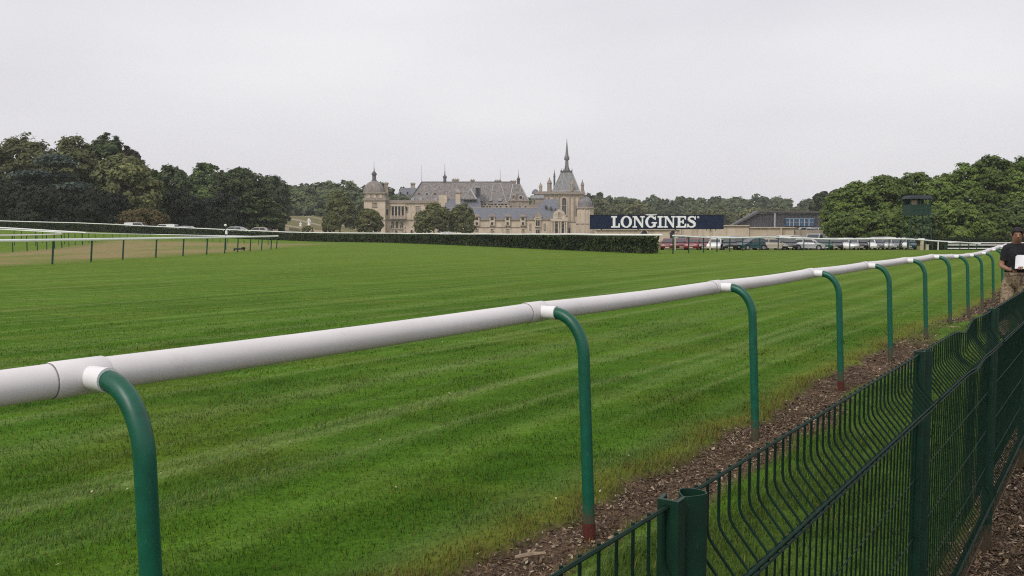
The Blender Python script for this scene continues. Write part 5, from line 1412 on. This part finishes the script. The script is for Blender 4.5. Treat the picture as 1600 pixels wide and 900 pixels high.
def sign_board():
    Y = 84.0
    x0, x1 = wx(921.5, Y), wx(1130.5, Y); z0, z1 = wz(357.6, Y), wz(336.2, Y)
    xc = (x0 + x1) / 2
    root = thing('sign_board', 'long navy blue sign board with white capital letters on beige poles', 'sign', (xc, Y, g1(xc, Y)))
    g0 = root.location.z
    m = MB(); m.box(x0 - xc, x1 - xc, -.0, .16, z0 - g0, z1 - g0); m.build('board', M['sign'], root)
    m = MB(); t = .035
    for (a, b_, c, d) in ((x0, x1, z0 - t, z0), (x0, x1, z1, z1 + t)): m.box(a - xc, b_ - xc, -.03, .17, c - g0, d - g0)
    m.build('edge_trim', M['black'], root)
    T = letters()
    word = 'LONGINES'
    lx0, lx1 = wx(954.8, Y), wx(1087.6, Y); lh = wz(337.6, Y) - wz(355.6, Y); lz = wz(355.6, Y) - g0
    tot = sum(T[c][0] for c in word) + .055 * (len(word) - 1)
    sx = (lx1 - lx0) / tot; cur = 0; gx = 0
    m = MB(); k = 0
    for ch in word:
        w, polys = T[ch]
        if ch == 'G': gx = lx0 - xc + (cur + w * .5) * sx
        for P in polys:
            k += 1
            m.prism_xz([(lx0 - xc + (cur + x) * sx, lz + z * lh) for x, z in P], -.035 - .0004 * (k % 7), .002)
        cur += w + .055
    # winged emblem above the fourth letter, registered dot after the last
    ez = lz + lh * 1.07
    m.prism_xz([(gx - .52, ez + .03), (gx - .12, ez - .035), (gx + .12, ez - .035), (gx + .52, ez + .03), (gx + .52, ez + .085), (gx - .52, ez + .085)], -.038, .0)
    dx = wx(1090.6, Y) - xc
    for i in range(10):
        a0, a1 = 2 * PI * i / 10, 2 * PI * (i + 1) / 10
        m.prism_xz([(dx + .05 * math.cos(a0), lz + lh * .9 + .05 * math.sin(a0)), (dx + .10 * math.cos(a0), lz + lh * .9 + .10 * math.sin(a0)), (dx + .10 * math.cos(a1), lz + lh * .9 + .10 * math.sin(a1)), (dx + .05 * math.cos(a1), lz + lh * .9 + .05 * math.sin(a1))], -.036, .0)
    m.build('lettering', M['sign_white'], root)
    for px in (940, 998, 1056, 1111):
        x = wx(px, Y) - xc
        m = MB(); m.box(x - .065, x + .065, .17, .30, g1(x + xc, Y) - g0 - .1, z1 - g0 - .1); m.build('pole', M['beige'], root)
    for px in (1105, 1119):
        x = wx(px, Y) - xc
        m = MB(); m.box(x - .04, x + .04, .18, .3, z0 - g0 - .25, z0 - g0 + .1); m.build('bracket', M['white'], root)
    return root
sign_board()

# ------------------------------------------------------------------ stone terrace wall with blind arches
def stone_wall():
    Y = 200.0
    root = thing('stone_wall', 'long pale stone terrace wall with small arches behind the navy board', 'wall', (wx(1080, Y), Y, 0))
    ox = root.location.x
    def b(m, p0, p1, q0, q1, y0, y1):
        m.box(wx(p0, Y) - ox, wx(p1, Y) - ox, y0 - Y, y1 - Y, -1.5 if q1 is None else wz(q1, Y), wz(q0, Y))
    m = MB(); b(m, 930, 1062, 359.6, None, Y, Y + 2); b(m, 1062, 1168, 353.4, None, Y - .6, Y + 2); b(m, 1168, 1240, 356.4, None, Y - .2, Y + 2); m.build('wall', M['stone'], root)
    m = MB(); b(m, 930, 1062, 358, 359.5, Y - .4, Y + 2.2); b(m, 1061, 1169, 351.8, 353.3, Y - 1.0, Y + 2.2); b(m, 1169.1, 1240.5, 354.8, 356.3, Y - .6, Y + 2.2); m.build('coping', M['trim'], root)
    m = MB(); b(m, 1240, 1300, 359, None, Y + .5, Y + 2); m.build('lower_wall', M['stone_dark'], root)
    m = MB()
    for px in (1062, 1110, 1167.5, 1219): b(m, px - 1, px + 1, 356.5, None, Y - .9, Y)
    m.build('pier', M['trim'], root)
    for px in (1006.5, 1051.5):
        cx = wx(px, Y) - ox; R = wx(px + 4.6, Y) - wx(px, Y); zc = wz(364.5, Y)
        m = MB(); n = 12
        for i in range(n):
            a0, a1 = PI * i / n, PI * (i + 1) / n
            m.prism_xz([(cx + R * math.cos(a0), zc + R * math.sin(a0)), (cx + R * 1.35 * math.cos(a0), zc + R * 1.35 * math.sin(a0)), (cx + R * 1.35 * math.cos(a1), zc + R * 1.35 * math.sin(a1)), (cx + R * math.cos(a1), zc + R * math.sin(a1))], -.25, .1)
        f = m.build('arch', M['trim'], root)
        m = MB(); m.prism_xz([(cx - R, -1.4), (cx + R, -1.4)] + [(cx + R * math.cos(PI * i / 12), zc + R * math.sin(PI * i / 12)) for i in range(13)], -.04, .05); m.build('opening', M['pane'], f)
stone_wall()

# ------------------------------------------------------------------ long building under a dark roof
def hall():
    Y = 250.0
    root = thing('hall', 'long building under a dark slanting roof with a blue sheeted bay', 'building', (wx(1220, Y), Y, 0))
    ox = root.location.x
    X = lambda p, y=Y: wx(p, y) - ox
    m = MB(); m.prism_xz([(X(1150), -1), (X(1320), -1), (X(1320), wz(333.6, Y)), (X(1187), wz(333.6, Y)), (X(1150), wz(352.4, Y))], 0, 3.6)
    m.build('wall', mat('slate_boards', (.075, .075, .088), .7, var=.55, scale=.9, stretch=(2.2, 1, .25), detail=8), root)
    m = MB(); m.prism_xz([(X(1146), wz(353.4, Y)), (X(1186), wz(331.8, Y)), (X(1322), wz(333.2, Y)), (X(1322), wz(330.8, Y)), (X(1185), wz(328.8, Y)), (X(1143), wz(352.2, Y))], -.9, 4); m.build('roof', M['roof_dark'], root)
    m = MB()
    for i in range(34):
        px = 1156 + i * 4.0
        top = 334 if px > 1187 else 352 - (px - 1150) * .49
        m.box(X(px) - .07, X(px) + .07, -.16, 0, -1, wz(top, Y))
    m.box(X(1158), X(1300), -.17, -.02, wz(341.5, Y), wz(340.8, Y)); m.box(X(1165), X(1300), -.12, -.01, wz(346.4, Y), wz(345.8, Y))
    m.build('board_batten', M['roof_dark'], root)
    m = MB(); m.box(X(1208.4), X(1210.6), -.6, -.2, -1, wz(330, Y)); m.build('downpipe', M['lead'], root)
    m = MB(); m.box(X(1226), X(1270), -.9, -.2, wz(353.5, Y), wz(342.4, Y)); m.build('blue_bay', M['blue'], root)
    m = MB(); m.box(X(1225), X(1271), -1.0, -.1, wz(342.5, Y), wz(341.2, Y)); m.build('bay_lintel', mat('pale_blue_lintel', (.15, .24, .30), .6), root)
    m = MB()
    for px in (1232, 1238, 1247, 1255, 1262): m.box(X(px) - .12, X(px) + .12, -1.0, -.85, wz(353.5, Y), wz(342.5, Y))
    m.box(X(1226), X(1270), -.98, -.86, wz(347.6, Y), wz(347, Y))
    m.build('bay_mullion', M['lead'], root)
hall()

# ------------------------------------------------------------------ dark green watch tower among the trees
def watch_tower():
    Y = 106.0; x = wx(1431.5, Y); g0 = g1(x, Y)
    root = thing('watch_tower', 'dark green wooden watch tower on slanting legs in front of the trees', 'tower', (x, Y, g0))
    k = Y * CP / F
    Z = lambda py: wz(py, Y) - g0
    hw = 16.2 * k
    m = MB(); m.box(-hw, hw, -hw * .8, hw * .8, Z(336.6), Z(320)); 
    for i in range(9): m.box(-hw - .001, hw + .001, -hw * .8 - .02, -hw * .8, Z(336.4) + i * .142, Z(336.4) + i * .142 + .12)
    m.build('cabin', M['tower'], root)
    for sx in (-1, 0, 1):
        for sy in (-1, 1):
            m = MB(); m.box(sx * hw * .92 - .06, sx * hw * .92 + .06, sy * hw * .72 - .06, sy * hw * .72 + .06, Z(320), Z(310)); m.build('corner_post', M['tower'], root)
    m = MB(); m.box(-hw, hw, hw * .74, hw * .8, Z(320), Z(310)); m.build('back_wall', M['tower'], root)
    m = MB(); m.box(-hw * .62, -hw * .05, -hw * .2, -hw * .12, Z(320.5), Z(312.5)); m.build('window_blind', M['beige'], root)
    m = MB(); m.frustum(-hw * 1.12, hw * 1.12, -hw, hw, Z(311), -hw * .95, hw * 1.0, -hw * .75, hw * .75, Z(305.6)); m.build('roof', mat('tower_roof', (.018, .028, .036), .6, var=.3), root)
    for sx in (-1, 1):
        for sy in (-1, 1):
            m = MB(); m.tube([(sx * hw * 1.18, sy * hw * 1.0, -.1), (sx * hw * .85, sy * hw * .68, Z(336.4))], .08, 8); m.build('leg', M['tower'], root)
    for sy in (-1, 1):
        m = MB(); m.tube([(-hw * 1.10, sy * hw * .93, .5), (hw * .9, sy * hw * .73, Z(340))], .04, 6); m.tube([(hw * 1.10, sy * hw * .95, .5), (-hw * .9, sy * hw * .75, Z(340))], .04, 6); m.build('cross_brace', M['tower'], root)
    m = MB(); m.tube([(-hw * 1.02, -hw * .86, Z(358)), (hw * 1.02, -hw * .86, Z(358))], .045, 6); m.tube([(-hw * .94, -hw * .77, Z(346)), (hw * .94, -hw * .77, Z(346))], .045, 6); m.build('cross_bar', M['tower'], root)
    m = MB()
    for sx in (.1, .42): m.tube([(hw * sx, -hw * 1.35, -.05), (hw * sx, -hw * .84, Z(334))], .035, 6)
    for i in range(12):
        f = (i + .5) / 12; m.tube([(hw * .1, -hw * (1.35 - .51 * f), Z(334) * f), (hw * .42, -hw * (1.35 - .51 * f), Z(334) * f)], .02, 5)
    m.build('ladder', M['tower'], root)
watch_tower()

# ------------------------------------------------------------------ white marker posts and small things
def marker_post():
    Y = 86.5; x = wx(1441, Y); g0 = g1(x, Y); Z = lambda py: wz(py, Y) - g0
    root = thing('marker_post', 'white wooden marker post with a flat cap board in the far rail', 'post', (x, Y, g0))
    m = MB(); m.box(-.13, .13, -.10, .10, -.1, Z(375.4)); m.build('post', M['beige'], root)
    m = MB(); m.box(-.36, .20, -.14, .14, Z(375.5), Z(372.4)); m.build('cap_board', M['white'], root, bevel=.02)
    x2 = wx(1446.5, Y); root2 = thing('marker_post', 'short beige stump beside the white marker post', 'post', (x2, Y - .4, g1(x2, Y)))
    m = MB(); m.frustum(-.13, .13, -.10, .10, -.1, -.11, .11, -.09, .09, wz(382.2, Y) - root2.location.z); m.build('post', M['beige'], root2, bevel=.02)
    m = MB(); m.box(-.15, .15, -.12, .12, wz(382.2, Y) - root2.location.z, wz(381.6, Y) - root2.location.z); m.build('cap', M['trim'], root2)
    Y3 = 88; x3 = wx(1466.5, Y3); g3 = g1(x3, Y3)
    root3 = thing('marker_post', 'thin white peg standing up from the far rail', 'post', (x3, Y3, g3))
    m = MB(); m.tube([(0, 0, -.05), (0, 0, wz(377.5, Y3) - g3)], .05, 8); m.build('peg', M['white'], root3)
    m = MB(); m.lathe(0, 0, [(.05, wz(378.4, Y3) - g3), (.08, wz(377.8, Y3) - g3), (.05, wz(376.8, Y3) - g3)], 8); m.build('cap', M['white'], root3)
marker_post()
def globe_marker():
    Y = 80.0; x = wx(352.5, Y); g0 = g1(x, Y); Z = lambda py: wz(py, Y) - g0
    root = thing('globe_marker', 'white globe on a thin dark pole rising behind the inner rail', 'marker', (x, Y, g0))
    m = MB(); m.tube([(0, 0, -.05), (0, 0, Z(353))], .035, 8); m.build('pole', M['post_far'], root)
    m = MB(); r = .12
    m.lathe(0, 0, [(r * math.sin(PI * i / 10) + .001, Z(352) - r * math.cos(PI * i / 10)) for i in range(11)], 14); m.build('globe', M['white'], root, smooth=True)
    m = MB(); m.box(-.03, .16, -.04, .04, Z(366), Z(360)); m.build('plate', M['white'], root)
globe_marker()
def low_bench():
    Y = 76.5; x = wx(373.5, Y); g0 = g1(x, Y); Z = lambda py: max(.05, wz(py, Y) - g0)
    root = thing('hurdle_frame', 'low black trestle lying on the grass behind the inner rail', 'trestle', (x, Y, g0), .15)
    m = MB(); m.frustum(-.50, .46, -.16, .14, .10, -.46, .50, -.12, .12, .24); m.frustum(.16, .52, -.2, .2, .22, .22, .46, -.15, .15, .34); m.build('top', M['black'], root, bevel=.03)
    for sx in (-.4, .36):
        for sy in (-.14, .14):
            m = MB(); m.tube([(sx * 1.12, sy * 1.25, -.03), (sx, sy * .7, .13)], .035, 6); m.build('leg', M['black'], root)
low_bench()
def statue(px, py0, py1, Y, label, w=.8):
    x = wx(px, Y); g0 = g1(x, Y); h = wz(py0, Y) - g0
    root = thing('statue', label, 'statue', (x, Y, g0))
    pb = h * .32
    m = MB(); m.box(-w, w, -w, w, -.3, pb * .8); m.box(-w * 1.15, w * 1.15, -w * 1.15, w * 1.15, pb * .8, pb); m.build('pedestal', M['trim'], root)
    m = MB(); m.lathe(0, 0, [(w * .75, pb), (w * .62, pb + (h - pb) * .15), (w * .5, pb + (h - pb) * .4), (w * .62, pb + (h - pb) * .62), (w * .66, pb + (h - pb) * .76), (w * .25, pb + (h - pb) * .83), (w * .3, pb + (h - pb) * .9), (w * .22, pb + (h - pb) * .98), (.05, h)], 10)
    m.tube([(w * .55, 0, pb + (h - pb) * .72), (w * .95, -.2, pb + (h - pb) * .52), (w * .5, -.5, pb + (h - pb) * .42)], w * .16, 6)
    m.tube([(-w * .55, 0, pb + (h - pb) * .72), (-w * .9, .1, pb + (h - pb) * .45)], w * .16, 6)
    m.build('figure', M['white'], root, smooth=True)
statue(483, 340.5, 350, 330, 'tall white statue on a pedestal on the lawn terraces', .75)
statue(469.7, 347.2, 349.6, 325, 'small white statue on the lawn, nearer the dark trees', .55)
def low_wall(pts, h, label):
    root = thing('garden_wall', label, 'wall', (pts[0][0], pts[0][1], g1(*pts[0])))
    m = MB(); ox, oy, oz = root.location
    for (a, b) in zip(pts, pts[1:]):
        d = Vector((b[0] - a[0], b[1] - a[1], 0)).normalized(); n = Vector((-d.y, d.x, 0)) * .4
        vs = []
        for p in (a, b):
            g = g1(*p)
            for s, z in ((-1, g - .5), (-1, g + h), (1, g + h), (1, g - .5)): vs.append((p[0] + n.x * s - ox, p[1] + n.y * s - oy, z - oz))
        m.add(vs, [(0, 1, 2, 3), (4, 7, 6, 5), (0, 4, 5, 1), (1, 5, 6, 2), (2, 6, 7, 3), (3, 7, 4, 0)])
    m.build('wall', M['trim'], root)
    m = MB()
    for p in pts: m.box(p[0] - ox - .6, p[0] - ox + .6, p[1] - oy - .6, p[1] - oy + .6, g1(*p) - oz - .5, g1(*p) - oz + h + .35)
    m.build('pier', M['stone'], root)
low_wall([(wx(424, 262), 262), (wx(437, 268), 268), (wx(448, 275), 275)], 1.0, 'low pale garden wall stepping down to the gravel by the dark trees')
low_wall([(wx(472, 300), 300), (wx(490, 297), 297), (wx(506, 294), 294)], .8, 'low pale garden wall below the tall white statue')
def lamp_pillar():
    Y = 345; x = wx(445, Y); g0 = g1(x, Y); h = wz(335, Y) - g0
    root = thing('stone_pillar', 'slim pale pillar against the dark wood above the lawn', 'pillar', (x, Y, g0))
    m = MB(); m.box(-.5, .5, -.5, .5, -.5, h * .86); m.build('shaft', M['trim_dark'], root)
    m = MB(); m.frustum(-.6, .6, -.6, .6, h * .86, -.35, .35, -.35, .35, h); m.build('capital', M['trim'], root)
lamp_pillar()
# ------------------------------------------------------------------ the man between rail and fence
def skin_mesh(name, verts, edges, radii, root_i, matl, parent, sub=2, mats=None):
    me = bpy.data.meshes.new(name); me.from_pydata(verts, edges, []); me.update()
    o = bpy.data.objects.new(name, me); COL.objects.link(o)
    me.materials.append(matl)
    md = o.modifiers.new('skin', 'SKIN'); md.use_smooth_shade = True
    for i, sv in enumerate(me.skin_vertices[0].data):
        r = radii[i]; sv.radius = r if isinstance(r, tuple) else (r, r); sv.use_root = (i == root_i)
    ms = o.modifiers.new('smooth', 'SUBSURF'); ms.levels = sub; ms.render_levels = sub
    if parent: o.parent = parent
    return o
def chain(names):
    return [(names[i], names[i + 1]) for i in range(len(names) - 1)]
def person():
    Y = 13.8; x = wx(1588.5, Y); g0 = g1(x, Y)
    root = thing('person', 'man in black T-shirt and camouflage trousers looking down at white papers', 'person', (x, Y, g0), math.radians(-22))
    skin = mat('skin', (.30, .155, .105), .5, var=.1, scale=9)
    # faces -y in its own frame; x: its left is +x
    J = {}
    J['pelvis'] = (0, .02, .94); J['waist'] = (0, .02, 1.08); J['chest'] = (0, .0, 1.28); J['collar'] = (0, .01, 1.43); J['neck'] = (0, -.005, 1.50); J['headb'] = (0, -.045, 1.54)
    J['skull'] = (0, -.072, 1.632); J['crown'] = (0, -.068, 1.678)
    J['sl'] = (.19, .01, 1.405); J['el'] = (.255, -.03, 1.13); J['wl'] = (.085, -.25, 1.12); J['hl'] = (.040, -.315, 1.125)
    J['sr'] = (-.19, .01, 1.405); J['er'] = (-.265, -.02, 1.13); J['wr'] = (-.120, -.225, 1.085); J['hr'] = (-.085, -.29, 1.085)
    for s, k in ((1, 'l'), (-1, 'r')):
        J['hip' + k] = (s * .095, .02, .89); J['knee' + k] = (s * .115, -.01, .49); J['ank' + k] = (s * .12, .03, .09); J['toe' + k] = (s * .15, -.15, .045)
    KX = .74                                                     # slim build, arms held close
    for k_ in J:
        if k_ not in ('hl', 'wl', 'hr', 'wr') and not k_.startswith(('hip', 'knee', 'ank', 'toe')): J[k_] = (J[k_][0] * KX, J[k_][1], J[k_][2])
    ids = list(J); vid = {n: i for i, n in enumerate(ids)}
    ed = chain(['pelvis', 'waist', 'chest', 'collar', 'neck', 'headb', 'skull', 'crown'])
    for k in 'lr': ed += [('collar', 's' + k)] + chain(['s' + k, 'e' + k, 'w' + k, 'h' + k]) + [('pelvis', 'hip' + k)] + chain(['hip' + k, 'knee' + k, 'ank' + k, 'toe' + k])
    Rr = dict(pelvis=(.135, .105), waist=(.12, .09), chest=(.125, .095), collar=(.075, .065), neck=.055, headb=(.068, .075), skull=(.075, .092), crown=(.050, .062))
    for k in 'lr': Rr.update({'s' + k: .052, 'e' + k: .042, 'w' + k: .030, 'h' + k: (.040, .022), 'hip' + k: .088, 'knee' + k: .058, 'ank' + k: .042, 'toe' + k: .036})
    body = skin_mesh('body', [J[n] for n in ids], [(vid[a], vid[b]) for a, b in ed], [Rr[n] for n in ids], 0, skin, root)
    # face details
    hx, hy, hz = J['skull']
    def ball(m, c, r, n=10):
        k = len(m.v)
        prof = [(r[0] * math.sin(PI * i / n) + 1e-4, -math.cos(PI * i / n)) for i in range(n + 1)]
        b = len(m.v); m.lathe(0, 0, prof, 12)
        for i in range(b, len(m.v)):
            vx, vy, vz = m.v[i]; m.v[i] = (c[0] + vx, c[1] + vy * r[1] / r[0], c[2] + vz * r[2])
    m = MB(); m.tube([(0, hy - .088, hz - .005), (0, hy - .112, hz - .045), (0, hy - .095, hz - .056)], [.009, .015, .010], 8)
    m.build('nose', skin, root, smooth=True)
    ey = mat('eye_dark', (.03, .02, .018), .3)
    for s in (-1, 1):
        m = MB(); ball(m, (s * .078, hy + .01, hz - .02), (.012, .022, .032)); m.build('ear', skin, root, smooth=True)
        m = MB(); ball(m, (s * .030, hy - .080, hz - .006), (.010, .007, .0055)); m.build('eye', ey, root, smooth=True)
    m = MB(); m.tube([(-.026, hy - .086, hz - .078), (0, hy - .096, hz - .076), (.026, hy - .086, hz - .078)], [.002, .004, .002], 6); m.build('mouth', mat('lip', (.22, .08, .065), .5), root, smooth=True)
    hair = mat('dark_hair', (.014, .010, .009), .7, var=.3, scale=60, bump=.4)
    m = MB(); ball(m, (0, hy + .014, hz + .018), (.086, .104, .088), 14)
    for i, p in enumerate(m.v):
        w_ = 1 + .05 * (float(vnoise(p[0] * 60, p[1] * 60 + p[2] * 40, 3)) - .5); m.v[i] = (p[0] * w_, hy + (p[1] - hy) * w_, hz + (p[2] - hz) * w_)
    keep = [f for f in m.f if (lambda c: c[2] > hz - .055 + max(0, (hy - .0 - c[1])) * 1.25 and c[2] > hz - .06)(sum((Vector(m.v[i]) for i in f), Vector()) / len(f))]
    m.f = keep; m.m = [0] * len(keep)
    m.build('hair', hair, root, smooth=True)
    # clothes
    shirt = mat('black_shirt', (.010, .010, .013), .85, var=.3, scale=8, bump=.3)
    def loft(m, rings, n=22):
        b0 = len(m.v)
        for z, rx, ry, cy in rings:
            for i in range(n):
                a = 2 * PI * i / n; fold = 1 + .025 * math.sin(5 * a + z * 21) * (1 if z < 1.3 else .2)
                m.v.append((rx * math.cos(a) * fold, cy + ry * math.sin(a) * fold, z))
        for j in range(len(rings) - 1):
            for i in range(n):
                m.f.append((b0 + j * n + i, b0 + j * n + (i + 1) % n, b0 + (j + 1) * n + (i + 1) % n, b0 + (j + 1) * n + i)); m.m.append(0)
    m = MB(); loft(m, [(1.035, .146, .122, .02), (1.045, .152, .127, .02), (1.10, .147, .121, .018), (1.20, .146, .122, .008), (1.30, .150, .124, .0), (1.37, .150, .114, .004), (1.415, .134, .098, .010), (1.447, .106, .086, .008), (1.475, .078, .076, .002), (1.492, .069, .069, -.002)])
    for s_ in (1, -1):
        m.tube([(s_ * .03, .008, 1.425), (s_ * .08, .008, 1.418), (s_ * .122, .008, 1.400), (s_ * .142, .002, 1.350), (s_ * .153, -.006, 1.26), (s_ * .158, -.010, 1.215)], [.068, .070, .070, .069, .062, .064], 16)
    m.build('shirt', shirt, root, smooth=True)
    camo, nt, b = mat_new('camouflage_cloth')
    tc = N(nt, 'ShaderNodeTexCoord'); nz = N(nt, 'ShaderNodeTexNoise'); nz.inputs['Scale'].default_value = 15; nz.inputs['Detail'].default_value = 2.5
    nt.links.new(tc.outputs['Object'], nz.inputs['Vector'])
    rp = N(nt, 'ShaderNodeValToRGB'); rp.color_ramp.interpolation = 'CONSTANT'
    rp.color_ramp.elements[0].color = (.15, .105, .068, 1); rp.color_ramp.elements[1].position = .44; rp.color_ramp.elements[1].color = (.34, .255, .17, 1)
    e = rp.color_ramp.elements.new(.56); e.color = (.23, .165, .105, 1)
    nt.links.new(nz.outputs['Fac'], rp.inputs[0]); nt.links.new(rp.outputs[0], b.inputs['Base Color']); b.inputs['Roughness'].default_value = .9
    m = MB(); loft(m, [(1.075, .132, .112, .02), (1.02, .146, .122, .02), (.95, .160, .130, .022), (.88, .165, .130, .022), (.82, .150, .118, .02), (.79, .10, .09, .02)])
    for s_ in (1, -1):
        m.tube([(s_ * .075, .02, .93), (s_ * .088, .02, .84), (s_ * .100, .004, .66), (s_ * .112, -.010, .50), (s_ * .116, .01, .30), (s_ * .122, .025, .10)], [.085, .098, .092, .084, .078, .080], 16)
    m.build('trousers', camo, root, smooth=True)
    m = MB(); m.tube([(.134 * math.cos(a), .02 + .113 * math.sin(a), 1.05) for a in [2 * PI * i / 20 for i in range(21)]], .012, 6); m.build('belt', M['black'], root, smooth=True)
    for s in (1, -1):
        m = MB(); m.lathe(0, 0, [(.06, -.005), (.066, .02), (.060, .06), (.045, .10), (.05, .14)], 12)
        for i in range(len(m.v)):
            vx, vy, vz = m.v[i]; m.v[i] = (s * .135 + vx, -.045 + vy * (2.1 if vz < .07 else 1.0) + (.06 if vz >= .07 else 0), vz)
        m.build('shoe', M['black'], root, smooth=True)
    # hands: palm is the arm's end; five bent fingers close on what each hand holds
    def hand(c, d, up, side, s):
        c, d, up, side = Vector(c), Vector(d).normalized(), Vector(up).normalized(), Vector(side).normalized()
        for k, (o, l) in enumerate(((-.030, .062), (-.010, .072), (.011, .068), (.030, .054))):
            a = c + side * o + d * .012
            pts = [a - d * .02, a + d * l * .45 + up * .004, a + d * l * .75 - up * .018, a + d * l * .72 - up * .045]
            skin_mesh('finger', [tuple(p) for p in pts], [(0, 1), (1, 2), (2, 3)], [.0095, .009, .0085, .0075], 0, skin, root, sub=1)
        a = c - side * .034 * s - d * .02
        pts = [a, a - side * .022 * s + d * .03 - up * .006, a - side * .012 * s + d * .058 - up * .012]
        skin_mesh('thumb', [tuple(p) for p in pts], [(0, 1), (1, 2)], [.012, .0105, .009], 0, skin, root, sub=1)
    hand(J['hl'], (-.6, -.75, .1), (0, .1, 1), (.7, -.6, 0), 1)
    hand(J['hr'], (.6, -.75, .05), (0, .1, 1), (.7, .6, 0), 1)
    return root, J
PR, PJ = person()
def held():
    Mx = Matrix.Translation(PR.location) @ Matrix.Rotation(PR.rotation_euler.z, 4, 'Z')
    # folded white papers in the man's left hand
    o = thing('paper_booklet', 'folded white papers held up in the hand of the man', 'papers', Mx @ Vector((.018, -.365, 1.165)), PR.rotation_euler.z)
    pw = mat('white_paper', (.80, .80, .82), .7, var=.04)
    for k in range(3):
        m = MB(); a = .08 * k
        P = []
        for i in range(7):
            f = i / 6; P.append((-.075 + .15 * f + .01 * k, .03 * math.sin(f * 2.6 + a) + .006 * k))
        vs = [(px, py - .02, -.06 + .0 * px) for px, py in P] + [(px + .015, py + .055, .125 + .01 * k) for px, py in P] + [(px, py - .017, -.06) for px, py in P] + [(px + .015, py + .058, .125 + .01 * k) for px, py in P]
        n = 7; fs = []
        for i in range(n - 1): fs += [(i, i + 1, n + i + 1, n + i), (2 * n + i, 3 * n + i, 3 * n + i + 1, 2 * n + i + 1), (i, 2 * n + i, 2 * n + i + 1, i + 1), (n + i, n + i + 1, 3 * n + i + 1, 3 * n + i)]
        fs += [(0, n, 3 * n, 2 * n), (n - 1, 3 * n - 1, 4 * n - 1, 2 * n - 1)]
        m.add(vs, fs); m.build('sheet', pw, o)
    o2 = thing('mobile_phone', 'small dark mobile phone in the other hand of the man', 'phone', Mx @ Vector((-.060, -.335, 1.092)), PR.rotation_euler.z + .3)
    m = MB(); m.frustum(-.034, .034, -.06, .06, 0, -.034, .034, -.06, .06, .010); m.build('casing', M['black'], o2, bevel=.004)
    m = MB(); m.box(-.030, .030, -.05, .05, .0105, .0115); m.build('screen', M['glass'], o2)
held()

# ------------------------------------------------------------------ overcast sky and soft sun
def sky_and_sun():
    w = bpy.data.worlds.new('World'); SC.world = w; w.use_nodes = True
    nt = w.node_tree; bg = nt.nodes['Background']
    sk = N(nt, 'ShaderNodeTexSky', sky_type='NISHITA'); sk.sun_disc = False
    el, az = math.radians(SUN_EL), math.radians(SUN_AZ)
    sk.sun_elevation = el; sk.sun_rotation = az; sk.air_density = 1.2; sk.dust_density = 3.0; sk.ozone_density = 1.0
    tc = N(nt, 'ShaderNodeTexCoord')
    mp = N(nt, 'ShaderNodeMapping'); mp.inputs['Scale'].default_value = (1.0, 1.0, 3.2)
    nz = N(nt, 'ShaderNodeTexNoise'); nz.inputs['Scale'].default_value = 1.7; nz.inputs['Detail'].default_value = 4; nz.inputs['Roughness'].default_value = .45
    nt.links.new(tc.outputs['Generated'], mp.inputs[0]); nt.links.new(mp.outputs[0], nz.inputs['Vector'])
    rp = N(nt, 'ShaderNodeValToRGB'); rp.color_ramp.elements[0].position = .25; rp.color_ramp.elements[1].position = .75
    rp.color_ramp.elements[0].color = (*[c * SKY_V * .84 for c in (.95, .925, 1.0)], 1); rp.color_ramp.elements[1].color = (*[c * SKY_V * 1.10 for c in (.985, .972, 1.0)], 1)
    nt.links.new(nz.outputs['Fac'], rp.inputs[0])
    mx = N(nt, 'ShaderNodeMix', data_type='RGBA'); mx.inputs[0].default_value = .955
    nt.links.new(sk.outputs[0], mx.inputs[6]); nt.links.new(rp.outputs[0], mx.inputs[7])
    nt.links.new(mx.outputs[2], bg.inputs['Color']); bg.inputs['Strength'].default_value = .10
    l = bpy.data.lights.new('sun', 'SUN'); l.energy = SUN_E; l.angle = math.radians(22); l.color = (1.0, .96, .90)
    o = bpy.data.objects.new('sun', l); COL.objects.link(o)
    d = Vector((math.sin(az) * math.cos(el), math.cos(az) * math.cos(el), math.sin(el)))
    o.rotation_euler = d.to_track_quat('Z', 'Y').to_euler(); o.location = d * 100
SUN_EL, SUN_AZ, SUN_E, SKY_V = 46, 212, 1.5, 7.2
sky_and_sun()

if HAZE > 0:
    m = bpy.data.materials.new('air'); m.use_nodes = True; nt = m.node_tree
    nt.nodes.remove(nt.nodes['Principled BSDF'])
    v = N(nt, 'ShaderNodeVolumePrincipled'); v.inputs['Density'].default_value = HAZE; v.inputs['Color'].default_value = (.95, .96, 1.0, 1); v.inputs['Anisotropy'].default_value = .2
    nt.links.new(v.outputs[0], nt.nodes['Material Output'].inputs['Volume'])
    b = MB(); b.box(-1560, 1560, -1560, 1560, -3, 64); o = b.build('haze', m); tag(o, 'thin pale summer haze over the racecourse', 'haze', kind='stuff')

cam = bpy.data.cameras.new('camera'); co = bpy.data.objects.new('camera', cam); COL.objects.link(co)
cam.sensor_width = 36; cam.lens = 36 * F / 1600; cam.clip_end = 12000; cam.clip_start = .05
co.location = (0, 0, EYE); co.rotation_euler = (PI / 2 - PITCH, 0, 0)
SC.camera = co
SC.view_settings.view_transform = 'Standard'; SC.view_settings.look = 'None'; SC.view_settings.exposure = EXPO; SC.view_settings.gamma = 1
SC.view_settings.use_curve_mapping = False
SC.cycles.use_denoising = False; SC.cycles.pixel_filter_type = 'BLACKMAN_HARRIS'; SC.cycles.filter_width = 1.15
SC.cycles.max_bounces = 6; SC.cycles.diffuse_bounces = 3; SC.cycles.transparent_max_bounces = 8; SC.cycles.volume_bounces = 1
